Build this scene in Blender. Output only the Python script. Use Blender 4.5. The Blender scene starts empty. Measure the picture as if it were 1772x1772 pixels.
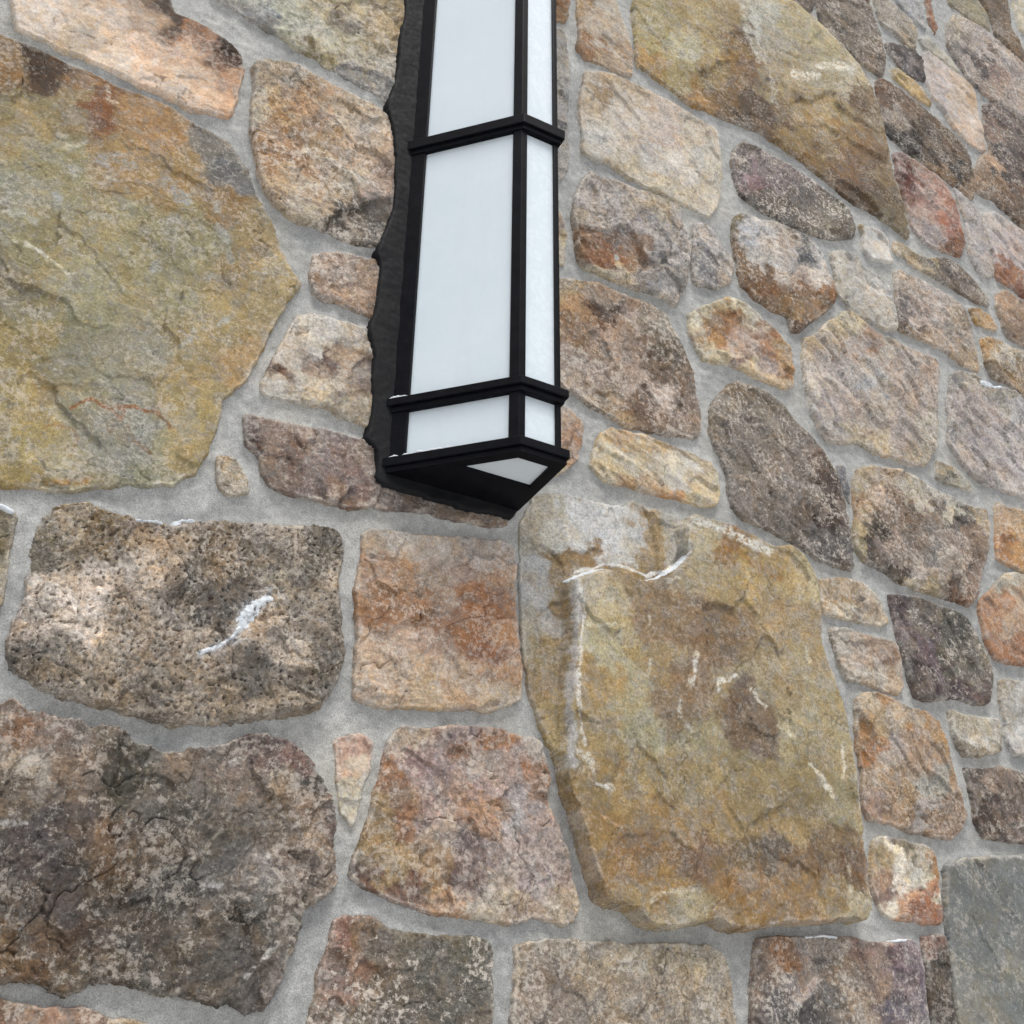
import bpy, math, random
import numpy as np
from mathutils import Matrix, Vector

# ------------------------------------------------------------------ camera
F_PX, CXY, SIZE = 2000.0, 886.0, 1772.0
CAM_H = 1.55            # eye height above the ground
WALL_Y = 1.70           # distance from the camera to the wall face
def _n(v): return v / np.linalg.norm(v)
_wx, _V = 4300.0, (47.0, -3478.0)
_wy = (F_PX * F_PX + _V[0] * _wx) / -_V[1]
_X = _n(np.array([_wx, -_wy, -F_PX])); _Z = _n(np.array([_V[0], -_V[1], -F_PX]))
_Z = _n(_Z - _X * (_X @ _Z)); _Y = np.cross(_Z, _X)
ROT = np.array([_X, _Y, _Z])

scene = bpy.context.scene
C = scene.collection
cd = bpy.data.cameras.new('camera'); cam = bpy.data.objects.new('camera', cd); C.objects.link(cam)
cd.sensor_width = 36.0; cd.lens = 36.0 * F_PX / SIZE; cd.clip_end = 500.0; cd.clip_start = 0.05
m4 = Matrix.Identity(4)
for i in range(3):
    for j in range(3): m4[i][j] = ROT[i, j]
m4.translation = Vector((0, 0, CAM_H)); cam.matrix_world = m4
scene.camera = cam

# ------------------------------------------------------------------ light
SUN_EL, SUN_AZ = 66.0, 186.0      # high, in front of the wall
world = bpy.data.worlds.new('World'); scene.world = world; world.use_nodes = True
wn = world.node_tree; wn.nodes.clear()
wo = wn.nodes.new('ShaderNodeOutputWorld'); bg = wn.nodes.new('ShaderNodeBackground')
sky = wn.nodes.new('ShaderNodeTexSky'); sky.sky_type = 'NISHITA'; sky.sun_disc = False
sky.sun_elevation = math.radians(SUN_EL); sky.sun_rotation = math.radians(SUN_AZ)
sky.air_density = 1.0; sky.dust_density = 4.0; sky.ozone_density = 1.0
hs = wn.nodes.new('ShaderNodeHueSaturation'); hs.inputs['Saturation'].default_value = 0.22
wn.links.new(sky.outputs[0], hs.inputs['Color']); wn.links.new(hs.outputs[0], bg.inputs[0])
bg.inputs[1].default_value = 0.125
wn.links.new(bg.outputs[0], wo.inputs[0])
sl = bpy.data.lights.new('sun', 'SUN'); sun = bpy.data.objects.new('sun', sl); C.objects.link(sun)
sl.energy = 1.5; sl.angle = math.radians(18); sl.color = (1.0, 0.96, 0.9)
_el, _az = math.radians(SUN_EL), math.radians(SUN_AZ)
_sd = Vector((math.sin(_az) * math.cos(_el), math.cos(_az) * math.cos(_el), math.sin(_el)))
sun.rotation_euler = _sd.to_track_quat('Z', 'Y').to_euler(); sun.location = (1, -3, 6)
scene.view_settings.view_transform = 'Standard'; scene.view_settings.look = 'None'
scene.view_settings.exposure = 0.55; scene.view_settings.gamma = 1.0
scene.render.filter_size = 1.05; scene.render.resolution_x = scene.render.resolution_y = 1024

# ------------------------------------------------------------------ helpers
def unproj(px, py, yoff=0.0):
    """photo pixel -> (x, z) on the wall plane, yoff metres proud of it (towards the camera)"""
    px = np.asarray(px, float); py = np.asarray(py, float)
    c = np.stack([px - CXY, -(py - CXY), np.full(px.shape, -F_PX)], -1)
    w = c @ ROT.T
    s = (WALL_Y - yoff) / w[..., 1]
    return w[..., 0] * s, w[..., 2] * s
def proj(x, z, h=0.0):
    w = np.stack([x, WALL_Y - h + 0 * x, z], -1); c = w @ ROT
    return CXY + F_PX * c[..., 0] / -c[..., 2], CXY - F_PX * c[..., 1] / -c[..., 2]
def srgb(h):
    h = h.lstrip('#'); v = np.array([int(h[i:i + 2], 16) for i in (0, 2, 4)]) / 255.0
    return np.where(v <= 0.04045, v / 12.92, ((v + 0.055) / 1.055) ** 2.4)

_rs = np.random.RandomState(7)
_P = np.concatenate([_rs.permutation(4096)] * 3)
_A = _rs.rand(4096) * 2 * np.pi; _GX, _GY = np.cos(_A), np.sin(_A)
def perlin(x, y, seed=0):
    x = x + seed * 17.31; y = y + seed * 9.77
    xi = np.floor(x).astype(np.int64); yi = np.floor(y).astype(np.int64)
    xf = x - xi; yf = y - yi
    u = xf * xf * xf * (xf * (xf * 6 - 15) + 10); v = yf * yf * yf * (yf * (yf * 6 - 15) + 10)
    def g(ix, iy, dx, dy):
        k = _P[(_P[(ix + seed * 131) & 4095] + iy) & 4095]
        return _GX[k] * dx + _GY[k] * dy
    a = g(xi, yi, xf, yf); b = g(xi + 1, yi, xf - 1, yf)
    c = g(xi, yi + 1, xf, yf - 1); d = g(xi + 1, yi + 1, xf - 1, yf - 1)
    return (a + u * (b - a) + v * ((c + u * (d - c)) - (a + u * (b - a)))) * 1.5
def fbm(x, y, freq, octv=4, seed=0, gain=0.5):
    r = 0; a = 1.0; t = 0
    for o in range(octv):
        r = r + a * perlin(x * freq, y * freq, seed + o * 3); t += a; a *= gain; freq *= 2.03
    return r / t * 1.3
def facets(x, y, cell, seed, slope, step):
    """broken faces: each jittered cell is a flat plane of its own tilt and level; returns height and cell number"""
    u, v = x / cell, y / cell; iu = np.floor(u).astype(np.int64); iv = np.floor(v).astype(np.int64)
    best = np.full(u.shape, 1e9); hh = np.zeros(u.shape); ids = np.zeros(u.shape, np.int64)
    for du in (-1, 0, 1):
        for dv in (-1, 0, 1):
            a, b = iu + du, iv + dv
            k = _P[(_P[(a + seed * 131) & 4095] + b) & 4095]; k2 = _P[(k + 77) & 4095]; k3 = _P[(k2 + 31) & 4095]
            cu, cv = a + .12 + .76 * k / 4095., b + .12 + .76 * k2 / 4095.
            d = (u - cu) ** 2 + (v - cv) ** 2 - .25 * k3 / 4095.
            hit = d < best
            pl = step * (2 * k3 / 4095. - 1) + slope * cell * (_GX[k] * (u - cu) + _GY[k] * (v - cv))
            best = np.where(hit, d, best); hh = np.where(hit, pl, hh); ids = np.where(hit, k3, ids)
    return hh, ids
def smooth(a, b, x):
    t = np.clip((x - a) / (b - a), 0, 1); return t * t * (3 - 2 * t)
def poly_sdf(px, pz, X, Z):
    """signed distance (positive inside) of points to a closed polygon"""
    d2 = np.full(X.shape, 1e9); inside = np.zeros(X.shape, bool); n = len(px)
    for i in range(n):
        ax, az, bx, bz = px[i], pz[i], px[(i + 1) % n], pz[(i + 1) % n]
        ex, ez = bx - ax, bz - az; L = ex * ex + ez * ez + 1e-12
        t = np.clip(((X - ax) * ex + (Z - az) * ez) / L, 0, 1)
        d2 = np.minimum(d2, (X - ax - t * ex) ** 2 + (Z - az - t * ez) ** 2)
        if az != bz:
            inside ^= ((az > Z) != (bz > Z)) & (X < (bx - ax) * (Z - az) / (bz - az) + ax)
    return np.where(inside, 1, -1) * np.sqrt(d2)
def line_dist(pts, X, Y):
    d2 = np.full(X.shape, 1e9)
    for (ax, ay), (bx, by) in zip(pts[:-1], pts[1:]):
        ex, ey = bx - ax, by - ay; L = ex * ex + ey * ey + 1e-9
        t = np.clip(((X - ax) * ex + (Y - ay) * ey) / L, 0, 1)
        d2 = np.minimum(d2, (X - ax - t * ex) ** 2 + (Y - ay - t * ey) ** 2)
    return np.sqrt(d2)
def chaikin(p, n=1, k=0.22):
    p = np.asarray(p, float)
    for _ in range(n):
        q = np.roll(p, -1, 0); p = np.stack([p * (1 - k) + q * k, p * k + q * (1 - k)], 1).reshape(-1, 2)
    return p
def pts(s): return [tuple(float(v) for v in t.split(',')) for t in s.split()]

def link(o, parent=None):
    C.objects.link(o)
    if parent: o.parent = parent
    return o
def mesh_obj(name, verts, faces, mat, parent=None, smooth_sh=False, loc=None):
    me = bpy.data.meshes.new(name); me.from_pydata([tuple(v) for v in verts], [], [tuple(f) for f in faces]); me.update()
    if smooth_sh: me.polygons.foreach_set('use_smooth', [True] * len(me.polygons))
    me.materials.append(mat)
    o = link(bpy.data.objects.new(name, me), parent)
    if loc is not None: o.location = loc
    return o
def grid_obj(name, X, Y, Z, keep, mat, parent, col=None, loc=(0, 0, 0)):
    """quads of a regular grid (2-d arrays) where keep is true; Y is the depth, pointing into the wall"""
    nr, nc = X.shape
    idx = np.arange(nr * nc).reshape(nr, nc)
    kq = keep[:-1, :-1] | keep[1:, :-1] | keep[:-1, 1:] | keep[1:, 1:]
    q = np.stack([idx[:-1, :-1], idx[:-1, 1:], idx[1:, 1:], idx[1:, :-1]], -1)[kq]
    used = np.zeros(nr * nc, bool); used[q.ravel()] = True
    remap = np.cumsum(used) - 1; q = remap[q]
    V = np.stack([X, Y, Z], -1).reshape(-1, 3)[used] - np.array(loc)
    me = bpy.data.meshes.new(name)
    me.vertices.add(len(V)); me.vertices.foreach_set('co', V.astype(np.float32).ravel())
    nq = len(q); me.loops.add(nq * 4); me.loops.foreach_set('vertex_index', q.astype(np.int32).ravel())
    me.polygons.add(nq); me.polygons.foreach_set('loop_start', np.arange(0, nq * 4, 4, dtype=np.int32))
    me.polygons.foreach_set('loop_total', np.full(nq, 4, np.int32))
    me.polygons.foreach_set('use_smooth', np.ones(nq, bool))
    if col is not None:
        at = me.attributes.new('tint', 'FLOAT_COLOR', 'POINT')
        c4 = np.concatenate([col.reshape(-1, 3)[used], np.ones((len(V), 1))], 1)
        at.data.foreach_set('color', c4.astype(np.float32).ravel())
    me.update(calc_edges=True); me.validate()
    me.materials.append(mat)
    o = link(bpy.data.objects.new(name, me), parent); o.location = loc
    return o

# ------------------------------------------------------------------ materials
class NT:
    def __init__(s, name):
        s.m = bpy.data.materials.new(name); s.m.use_nodes = True; s.t = s.m.node_tree; s.t.nodes.clear()
        s.out = s.add('ShaderNodeOutputMaterial'); s.b = s.add('ShaderNodeBsdfPrincipled')
        s.lk(s.b.outputs[0], s.out.inputs[0])
    def add(s, k, **kw):
        n = s.t.nodes.new(k)
        for a, v in kw.items(): setattr(n, a, v)
        return n
    def lk(s, a, b): s.t.links.new(a, b)
    def put(s, v, sock):
        if hasattr(v, 'node'): s.lk(v, sock)
        else: sock.default_value = v
    def math(s, op, a, b=0.0, c=None, clamp=False):
        n = s.add('ShaderNodeMath', operation=op, use_clamp=clamp); s.put(a, n.inputs[0]); s.put(b, n.inputs[1])
        if c is not None: s.put(c, n.inputs[2])
        return n.outputs[0]
    def noise(s, vec, scale, detail=4, rough=0.6, off=0.0, dist=0.0):
        if off:
            a = s.add('ShaderNodeVectorMath', operation='ADD'); s.lk(vec, a.inputs[0]); a.inputs[1].default_value = (off, off * 1.7, off * .6); vec = a.outputs[0]
        n = s.add('ShaderNodeTexNoise'); s.lk(vec, n.inputs['Vector']); n.inputs['Scale'].default_value = scale
        n.inputs['Detail'].default_value = detail; n.inputs['Roughness'].default_value = rough; n.inputs['Distortion'].default_value = dist
        return n.outputs['Fac']
    def rng(s, v, a, b, c, d):
        n = s.add('ShaderNodeMapRange'); n.clamp = True; s.lk(v, n.inputs[0])
        for i, k in enumerate((a, b, c, d)): s.put(k, n.inputs[1 + i])
        return n.outputs[0]
    def mix(s, f, a, b, mode='MIX'):
        n = s.add('ShaderNodeMix', data_type='RGBA', blend_type=mode); s.put(f, n.inputs[0]); s.put(a, n.inputs[6]); s.put(b, n.inputs[7]); return n.outputs[2]
    def oattr(s, name):
        n = s.add('ShaderNodeAttribute', attribute_type='OBJECT', attribute_name=name); return n.outputs['Fac']
    def coord(s, scaled=False):
        tc = s.add('ShaderNodeTexCoord'); oi = s.add('ShaderNodeObjectInfo')
        sc = s.add('ShaderNodeVectorMath', operation='SCALE'); cx = s.add('ShaderNodeCombineXYZ')
        for i in range(3): s.lk(oi.outputs['Random'], cx.inputs[i])
        s.lk(cx.outputs[0], sc.inputs[0]); sc.inputs['Scale'].default_value = 19.0
        a = s.add('ShaderNodeVectorMath', operation='ADD'); s.lk(tc.outputs['Object'], a.inputs[0]); s.lk(sc.outputs[0], a.inputs[1])
        if not scaled: return a.outputs[0]
        m = s.add('ShaderNodeVectorMath', operation='SCALE'); s.lk(a.outputs[0], m.inputs[0]); s.lk(s.oattr('gscale'), m.inputs['Scale'])
        return m.outputs[0]
    def bump(s, h, strength, dist):
        n = s.add('ShaderNodeBump'); s.put(strength, n.inputs['Strength']); n.inputs['Distance'].default_value = dist; s.lk(h, n.inputs['Height'])
        s.lk(n.outputs[0], s.b.inputs['Normal'])

def stone_material():
    s = NT('stone'); co = s.coord(True)
    tint = s.add('ShaderNodeAttribute', attribute_name='tint').outputs['Color']
    n1 = s.noise(co, 48, 7, .72); n2 = s.noise(co, 190, 5, .72, 3.1); n3 = s.noise(co, 430, 3, .7, 7.7)
    grain = s.oattr('grain')
    def contrast(n, amt):
        k = s.math('MULTIPLY', s.math('SUBTRACT', n, 0.5), s.math('MULTIPLY', grain, amt)); return s.math('ADD', k, 1.0)
    f = s.math('MULTIPLY', s.math('MULTIPLY', contrast(n1, 1.3), contrast(n2, 1.9)), contrast(n3, 1.5))
    def crystal(scale, off):
        v = s.add('ShaderNodeTexVoronoi'); a = s.add('ShaderNodeVectorMath', operation='ADD'); s.lk(co, a.inputs[0]); a.inputs[1].default_value = (off, off, off)
        s.lk(a.outputs[0], v.inputs['Vector']); v.inputs['Scale'].default_value = scale
        sp = s.add('ShaderNodeSeparateColor'); s.lk(v.outputs['Color'], sp.inputs[0]); return sp.outputs[0]
    gm = s.rng(s.noise(co, 10, 4, .65, 71.0), .36, .62, .25, 1.0)
    k1 = s.math('MULTIPLY', s.math('SUBTRACT', crystal(170, 2.0), .5), s.math('MULTIPLY', gm, s.math('MULTIPLY', grain, .38)))
    k2 = s.math('MULTIPLY', s.math('SUBTRACT', crystal(380, 5.0), .5), s.math('MULTIPLY', grain, .32))
    f = s.math('MULTIPLY', f, s.math('ADD', s.math('ADD', k1, k2), 1.0))
    f = s.math('MAXIMUM', f, 0.18)
    cf = s.add('ShaderNodeCombineXYZ')
    for i in range(3): s.lk(f, cf.inputs[i])
    # mineral patches: greyed, iron-stained and mauve areas break up the main colour
    g1 = s.noise(co, 30, 8, .75, 13.0, .4); g2 = s.noise(co, 22, 8, .76, 17.0, .5); g3 = s.noise(co, 75, 6, .75, 19.0)
    bw = s.add('ShaderNodeRGBToBW'); s.lk(tint, bw.inputs[0]); gx = s.add('ShaderNodeCombineXYZ')
    for i in range(3): s.lk(bw.outputs[0], gx.inputs[i])
    grey = s.mix(1.0, gx.outputs[0], (1.08, 1.07, 1.05, 1), 'MULTIPLY')
    col = s.mix(s.rng(g1, .50, .54, 0, .42), tint, grey)
    rust = s.mix(1.0, tint, (1.0, .84, .62, 1), 'MULTIPLY'); col = s.mix(s.rng(g2, .53, .57, 0, .5), col, rust)
    mauve = s.mix(1.0, tint, (.80, .76, .83, 1), 'MULTIPLY'); col = s.mix(s.rng(g3, .54, .59, 0, .5), col, mauve)
    base = col
    col = s.mix(1.0, col, cf.outputs[0], 'MULTIPLY')
    # dark mineral specks and lichen
    ns = s.noise(co, 150, 5, .76, 21.0); nm = s.noise(co, 14, 5, .66, 29.0)
    th = s.rng(nm, .36, .62, .63, .50)
    speck = s.math('MULTIPLY', s.math('MULTIPLY', s.math('SUBTRACT', ns, th), 24.0, clamp=True), s.oattr('speck'))
    dark = s.mix(1.0, base, (0.24, 0.23, 0.23, 1), 'MULTIPLY'); col = s.mix(speck, col, dark)
    # pale crystals and broken veins
    npp = s.noise(co, 110, 7, .8, 41.0); nq = s.noise(co, 12, 5, .68, 53.0)
    tp = s.rng(nq, .36, .60, .61, .485)
    pale = s.math('MULTIPLY', s.math('MULTIPLY', s.math('SUBTRACT', npp, tp), 22.0, clamp=True), s.oattr('pale'))
    col = s.mix(pale, col, s.mix(0.66, base, (0.74, 0.675, 0.595, 1)))
    nv = s.noise(co, 24, 7, .7, 61.0, .8); rid = s.math('ABSOLUTE', s.math('SUBTRACT', nv, .5))
    vein = s.math('MULTIPLY', s.math('MULTIPLY', s.rng(rid, 0.0, .014, 1, 0), s.rng(nm, .52, .6, 0, 1)), s.oattr('vein'))
    col = s.mix(vein, col, (0.58, 0.55, 0.5, 1))
    s.lk(col, s.b.inputs['Base Color'])
    s.put(s.rng(n2, .3, .7, .78, .97), s.b.inputs['Roughness']); s.b.inputs['Specular IOR Level'].default_value = 0.22
    h = s.math('ADD', s.math('MULTIPLY', n1, .7), s.math('MULTIPLY', n2, .6)); h = s.math('ADD', h, s.math('MULTIPLY', n3, .3))
    h = s.math('SUBTRACT', h, s.math('MULTIPLY', speck, .35)); h = s.math('ADD', h, s.math('MULTIPLY', pale, .2))
    s.bump(h, s.math('MULTIPLY', s.oattr('relief'), .75), .0045)
    return s.m
def mortar_material():
    s = NT('mortar'); co = s.coord()
    a = s.noise(co, 5, 5, .6); b = s.noise(co, 60, 4, .6, 3.0); g = s.noise(co, 420, 3, .7, 9.0); w = s.noise(co, 9, 5, .7, 17.0)
    col = s.mix(s.rng(a, .3, .7, 0, 1), (0.265, 0.272, 0.270, 1), (0.365, 0.366, 0.354, 1))
    col = s.mix(s.rng(w, .56, .72, 0, .55), col, (0.52, 0.525, 0.52, 1))
    yv = s.noise(co, 3.2, 4, .6, 31.0); col = s.mix(s.rng(yv, .52, .7, 0, .4), col, (0.40, 0.375, 0.31, 1))
    f = s.math('ADD', s.math('MULTIPLY', s.math('SUBTRACT', b, .5), .9), 1.0)
    f = s.math('MULTIPLY', f, s.math('ADD', s.math('MULTIPLY', s.math('SUBTRACT', g, .5), 1.7), 1.0))
    cf = s.add('ShaderNodeCombineXYZ')
    for i in range(3): s.lk(f, cf.inputs[i])
    col = s.mix(1.0, col, cf.outputs[0], 'MULTIPLY')
    s.lk(col, s.b.inputs['Base Color']); s.b.inputs['Roughness'].default_value = .93; s.b.inputs['Specular IOR Level'].default_value = .2
    pit = s.noise(co, 130, 4, .7, 57.0); pit = s.math('MULTIPLY', s.math('SUBTRACT', pit, .60), 9.0, clamp=True)
    st = s.noise(co, 20, 6, .72, 77.0, .8); dk = s.mix(s.rng(st, .52, .64, 0, .32), col, s.mix(1.0, col, (.62, .62, .63, 1), 'MULTIPLY')); s.lk(dk, s.b.inputs['Base Color'])
    h = s.math('ADD', s.math('MULTIPLY', b, 1.0), s.math('MULTIPLY', g, .6)); h = s.math('SUBTRACT', h, s.math('MULTIPLY', pit, .6)); s.bump(h, .55, .0035)
    return s.m
def black_metal():
    s = NT('black_painted_metal'); co = s.coord()
    n = s.noise(co, 40, 5, .65); d = s.noise(co, 260, 4, .7, 5.0)
    col = s.mix(s.rng(n, .35, .7, 0, 1), (0.0028, 0.0030, 0.0045, 1), (0.0060, 0.0064, 0.0085, 1))
    dust = s.math('MULTIPLY', s.math('SUBTRACT', d, .685), 14.0, clamp=True); col = s.mix(dust, col, (0.16, 0.16, 0.17, 1))
    s.lk(col, s.b.inputs['Base Color']); s.put(s.rng(n, .3, .7, .36, .5), s.b.inputs['Roughness']); s.b.inputs['Specular IOR Level'].default_value = .06
    s.bump(s.noise(co, 500, 3, .6, 9.0), .12, .001)
    return s.m
def sealant_material():
    s = NT('charcoal_sealant'); co = s.coord()
    n = s.noise(co, 22, 5, .65, 0, .5); d = s.noise(co, 120, 4, .7, 5.0)
    col = s.mix(s.rng(n, .35, .68, 0, 1), (0.0055, 0.006, 0.008, 1), (0.0115, 0.012, 0.0125, 1))
    s.lk(col, s.b.inputs['Base Color']); s.put(s.rng(d, .3, .7, .6, .85), s.b.inputs['Roughness']); s.b.inputs['Specular IOR Level'].default_value = .12
    s.bump(s.math('ADD', n, s.math('MULTIPLY', d, .4)), .15, .002)
    return s.m
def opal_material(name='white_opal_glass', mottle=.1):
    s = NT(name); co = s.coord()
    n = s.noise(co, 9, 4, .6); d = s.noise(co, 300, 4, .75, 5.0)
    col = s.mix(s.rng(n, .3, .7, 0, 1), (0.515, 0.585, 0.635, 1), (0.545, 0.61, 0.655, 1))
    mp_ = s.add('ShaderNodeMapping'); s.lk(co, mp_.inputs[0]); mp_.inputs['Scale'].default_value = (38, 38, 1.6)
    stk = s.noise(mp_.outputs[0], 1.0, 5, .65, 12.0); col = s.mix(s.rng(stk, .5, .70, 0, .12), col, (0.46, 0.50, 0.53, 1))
    mot = s.noise(co, 34, 6, .66, 33.0, 2.2); col = s.mix(s.rng(mot, .46, .60, 0, mottle), col, (0.62, 0.68, 0.725, 1))  # pale mottling painted into the colour, imitating reflections in the glass
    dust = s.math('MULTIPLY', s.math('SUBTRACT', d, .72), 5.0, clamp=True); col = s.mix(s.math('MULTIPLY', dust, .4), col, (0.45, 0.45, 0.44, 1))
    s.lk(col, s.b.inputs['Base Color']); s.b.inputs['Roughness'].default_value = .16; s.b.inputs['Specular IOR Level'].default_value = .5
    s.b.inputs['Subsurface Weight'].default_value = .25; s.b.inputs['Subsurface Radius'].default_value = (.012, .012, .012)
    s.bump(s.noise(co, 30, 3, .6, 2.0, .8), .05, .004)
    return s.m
def snow_material():
    s = NT('snow'); co = s.coord()
    n = s.noise(co, 25, 5, .65); g = s.noise(co, 300, 3, .7, 4.0)
    s.lk(s.mix(s.rng(n, .3, .7, 0, 1), (0.44, 0.48, 0.52, 1), (0.62, 0.65, 0.68, 1)), s.b.inputs['Base Color'])
    s.b.inputs['Roughness'].default_value = .75; s.b.inputs['Subsurface Weight'].default_value = .15
    s.b.inputs['Subsurface Radius'].default_value = (.01, .012, .014)
    s.bump(s.math('ADD', n, s.math('MULTIPLY', g, .5)), .5, .004)
    return s.m
def ground_material():
    s = NT('trodden_snow'); tc = s.add('ShaderNodeTexCoord').outputs['Object']
    n = s.noise(tc, .9, 6, .65); g = s.noise(tc, 14, 5, .7, 4.0)
    col = s.mix(s.rng(n, .42, .62, 0, 1), (0.58, 0.58, 0.58, 1), (0.80, 0.815, 0.83, 1))
    s.lk(col, s.b.inputs['Base Color']); s.b.inputs['Roughness'].default_value = .85
    s.bump(s.math('ADD', n, s.math('MULTIPLY', g, .2)), .7, .06)
    return s.m
M_STONE, M_MORTAR, M_BLACK, M_SEAL = stone_material(), mortar_material(), black_metal(), sealant_material()
M_OPAL, M_OPAL_REFLECTION, M_SNOW, M_GROUND = opal_material(), opal_material('opal_glass_painted_reflections', .5), snow_material(), ground_material()  # second glass has stronger painted reflections of branches, for the narrow front panes

# ------------------------------------------------------------------ ground
gn = 60; gx = np.linspace(-30, 34, gn); gy = np.linspace(-40, 24, gn); GX, GY2 = np.meshgrid(gx, gy)
GZ = 0.05 * fbm(GX, GY2, .35, 3, 5) * smooth(0.0, 4.0, np.abs(GY2 - WALL_Y)) - 0.004
gv = np.stack([GX, GY2, GZ], -1).reshape(-1, 3)
gf = [(r * gn + c, r * gn + c + 1, (r + 1) * gn + c + 1, (r + 1) * gn + c) for r in range(gn - 1) for c in range(gn - 1)]
ground = mesh_obj('ground', gv, gf, M_GROUND, smooth_sh=True); ground['kind'] = 'structure'

# ------------------------------------------------------------------ the stones, traced as outlines on the wall plane
# each: outline | colour samples (x, y, hex) | options
STONES = []
def S(key, outline, cols, **kw): STONES.append((key, pts(outline), [(float(a), float(b), c) for a, b, c in (t.split(',') for t in cols.split())], kw))

S('olive', '-190,30 -20,55 0,62 35,75 75,92 95,98 130,118 165,130 200,150 240,165 280,180 310,198 330,212 365,225 398,245 425,288 440,330 450,350 460,370 475,400 490,440 505,470 519,492 510,508 495,520 490,535 470,570 455,600 445,620 430,650 415,665 385,690 384,715 375,735 370,755 358,780 345,800 335,818 315,830 300,840 270,838 250,842 220,838 180,842 140,845 90,848 60,840 30,842 10,845 -60,840 -220,820',
  '20,110,8a6a3c 60,96,4a3522 80,130,5a4128 150,150,a37540 165,185,8f5a2c 130,180,a58a58 250,200,a67f4a 300,230,a6814c 60,200,a2905f 200,250,a3855000'.replace('5000','50')+' 100,280,9d9367 310,300,9f8350 400,360,a3814c 450,400,a58a54 420,440,a98f58 480,480,ab9866 350,400,9f9464 200,400,a09568 60,430,9b9063 30,330,9d987a 130,520,93906d 250,500,a1976a 400,560,a8945f 430,620,b39560 350,650,a99560 60,560,a08f58 20,640,a18f56 150,650,9a9270 220,620,979176 180,750,93907a 250,760,92907e 120,800,9c9470 50,780,a39155 330,720,a5925a 340,790,ab9760 280,800,979472 30,820,a08a4c 360,245,7d776c 400,280,75726d 425,320,7b7872 20,490,8f825c',
  cell=.17, rough=.7, dsat=.17, led=.42, crack=.5, lumf=.85, h=.012, amp=.0035, ter=.7, rnd=.012, speck=.12, pale=.35, vein=.25, grain=.7, relief=.55,
  steps=[('335,205 405,240 450,350 432,338 398,318 380,305 352,290 338,268 326,240', -.0055)],
  marks=[('120,706 140,693 160,688 172,700 190,706 208,722 214,712 200,700 232,704 258,714 272,712 286,728 296,740', 6, '85501f', 1.8), ('80,740 95,735 125,742 136,755 130,775 122,790', 5, '8f6430', 1.55), ('220,735 232,760 250,775 262,782', 5, '7d5a34', 1.6), ('182,728 188,748 194,735', 4, '70503a', 1.5), ('80,836 150,833', 9, 'a97a34', .6),
    ('26,415 60,430 95,455 122,478', 7, 'd0ccb8', .8), ('0,275 10,278', 5, 'c8c4b4', .7), ('10,365 40,372 60,385', 9, 'b9b9ac', .7), ('95,335 100,345', 10, 'a8acab', .8), ('175,280 200,272 228,285', 22, '989c9b', .75), ('120,290 132,300', 18, '95978c', .7), ('290,315 310,345 325,352', 20, '9a9fa0', .8), ('295,380 305,380', 14, '9fa3a2', .7), ('265,470 275,462', 18, '979a98', .8), ('355,478 375,480', 14, '9b9d99', .7), ('376,350 378,365', 9, 'b0afa2', .7), ('382,390 390,420 400,455', 12, '9fa197', .7), ('378,560 392,552', 10, 'a7aaa6', .7), ('300,610 325,590 333,570', 9, 'a5a69b', .7), ('40,655 60,655', 5, 'b8b49a', .6), ('185,150 188,175 205,178', 9, 'd2c3ae', .7), ('115,255 145,250', 10, 'c2bda8', .6), ('215,355 260,342', 9, 'b9b6a0', .5), ('170,295 200,312', 5, 'c0baa4', .6)])
S('pink', '20,-60 20,-25 22,20 28,45 60,60 110,80 135,88 170,108 210,125 245,145 290,165 330,185 370,193 398,199 405,185 415,155 421,125 420,95 405,78 360,50 330,33 303,22 297,5 290,-15 250,-60',
  '40,20,d8c3ac 100,40,d3bda6 120,60,c9b08e 200,30,cdb298 200,110,d6bfa6 260,100,d4b294 300,140,d6b797 350,170,d3ac86 390,180,d0a074 410,140,bd8a5c 390,100,6b4a34 405,88,3c2b20 415,100,54392a 365,80,a87a56 330,50,9c6a42 290,15,4a3a30 265,12,7a6450 250,20,b59a80 320,80,d0aa88', led=.5, h=.022, amp=.004, ter=.2, rnd=.016, speck=.15, pale=.3, grain=.55, relief=.4)
S('pale green', '340,-90 375,-5 400,10 425,28 445,40 470,55 500,70 525,88 545,97 560,112 590,128 610,140 640,155 665,170 678,176 705,190 715,100 725,0 735,-90',
  '440,5,a9aba0 430,25,8b8b8a 470,45,84837f 500,30,b0ae93 520,70,a9a78c 560,20,a79a74 590,30,857a68 600,10,b0a684 560,60,b3ae90 600,80,aea584 650,60,a9946a 680,40,ab9468 640,110,b0a078 670,140,a4977c 560,105,9c9370 600,128,8d8c89 640,150,83827f 665,165,8b8a86 530,85,857a55', h=.014, amp=.0045, ter=.8, rnd=.010, speck=.35, pale=.45, grain=.7, relief=.7,
  steps=[('520,82 545,92 600,112 640,120 690,150 700,190 665,170 610,140 560,112', -.008)])
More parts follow.
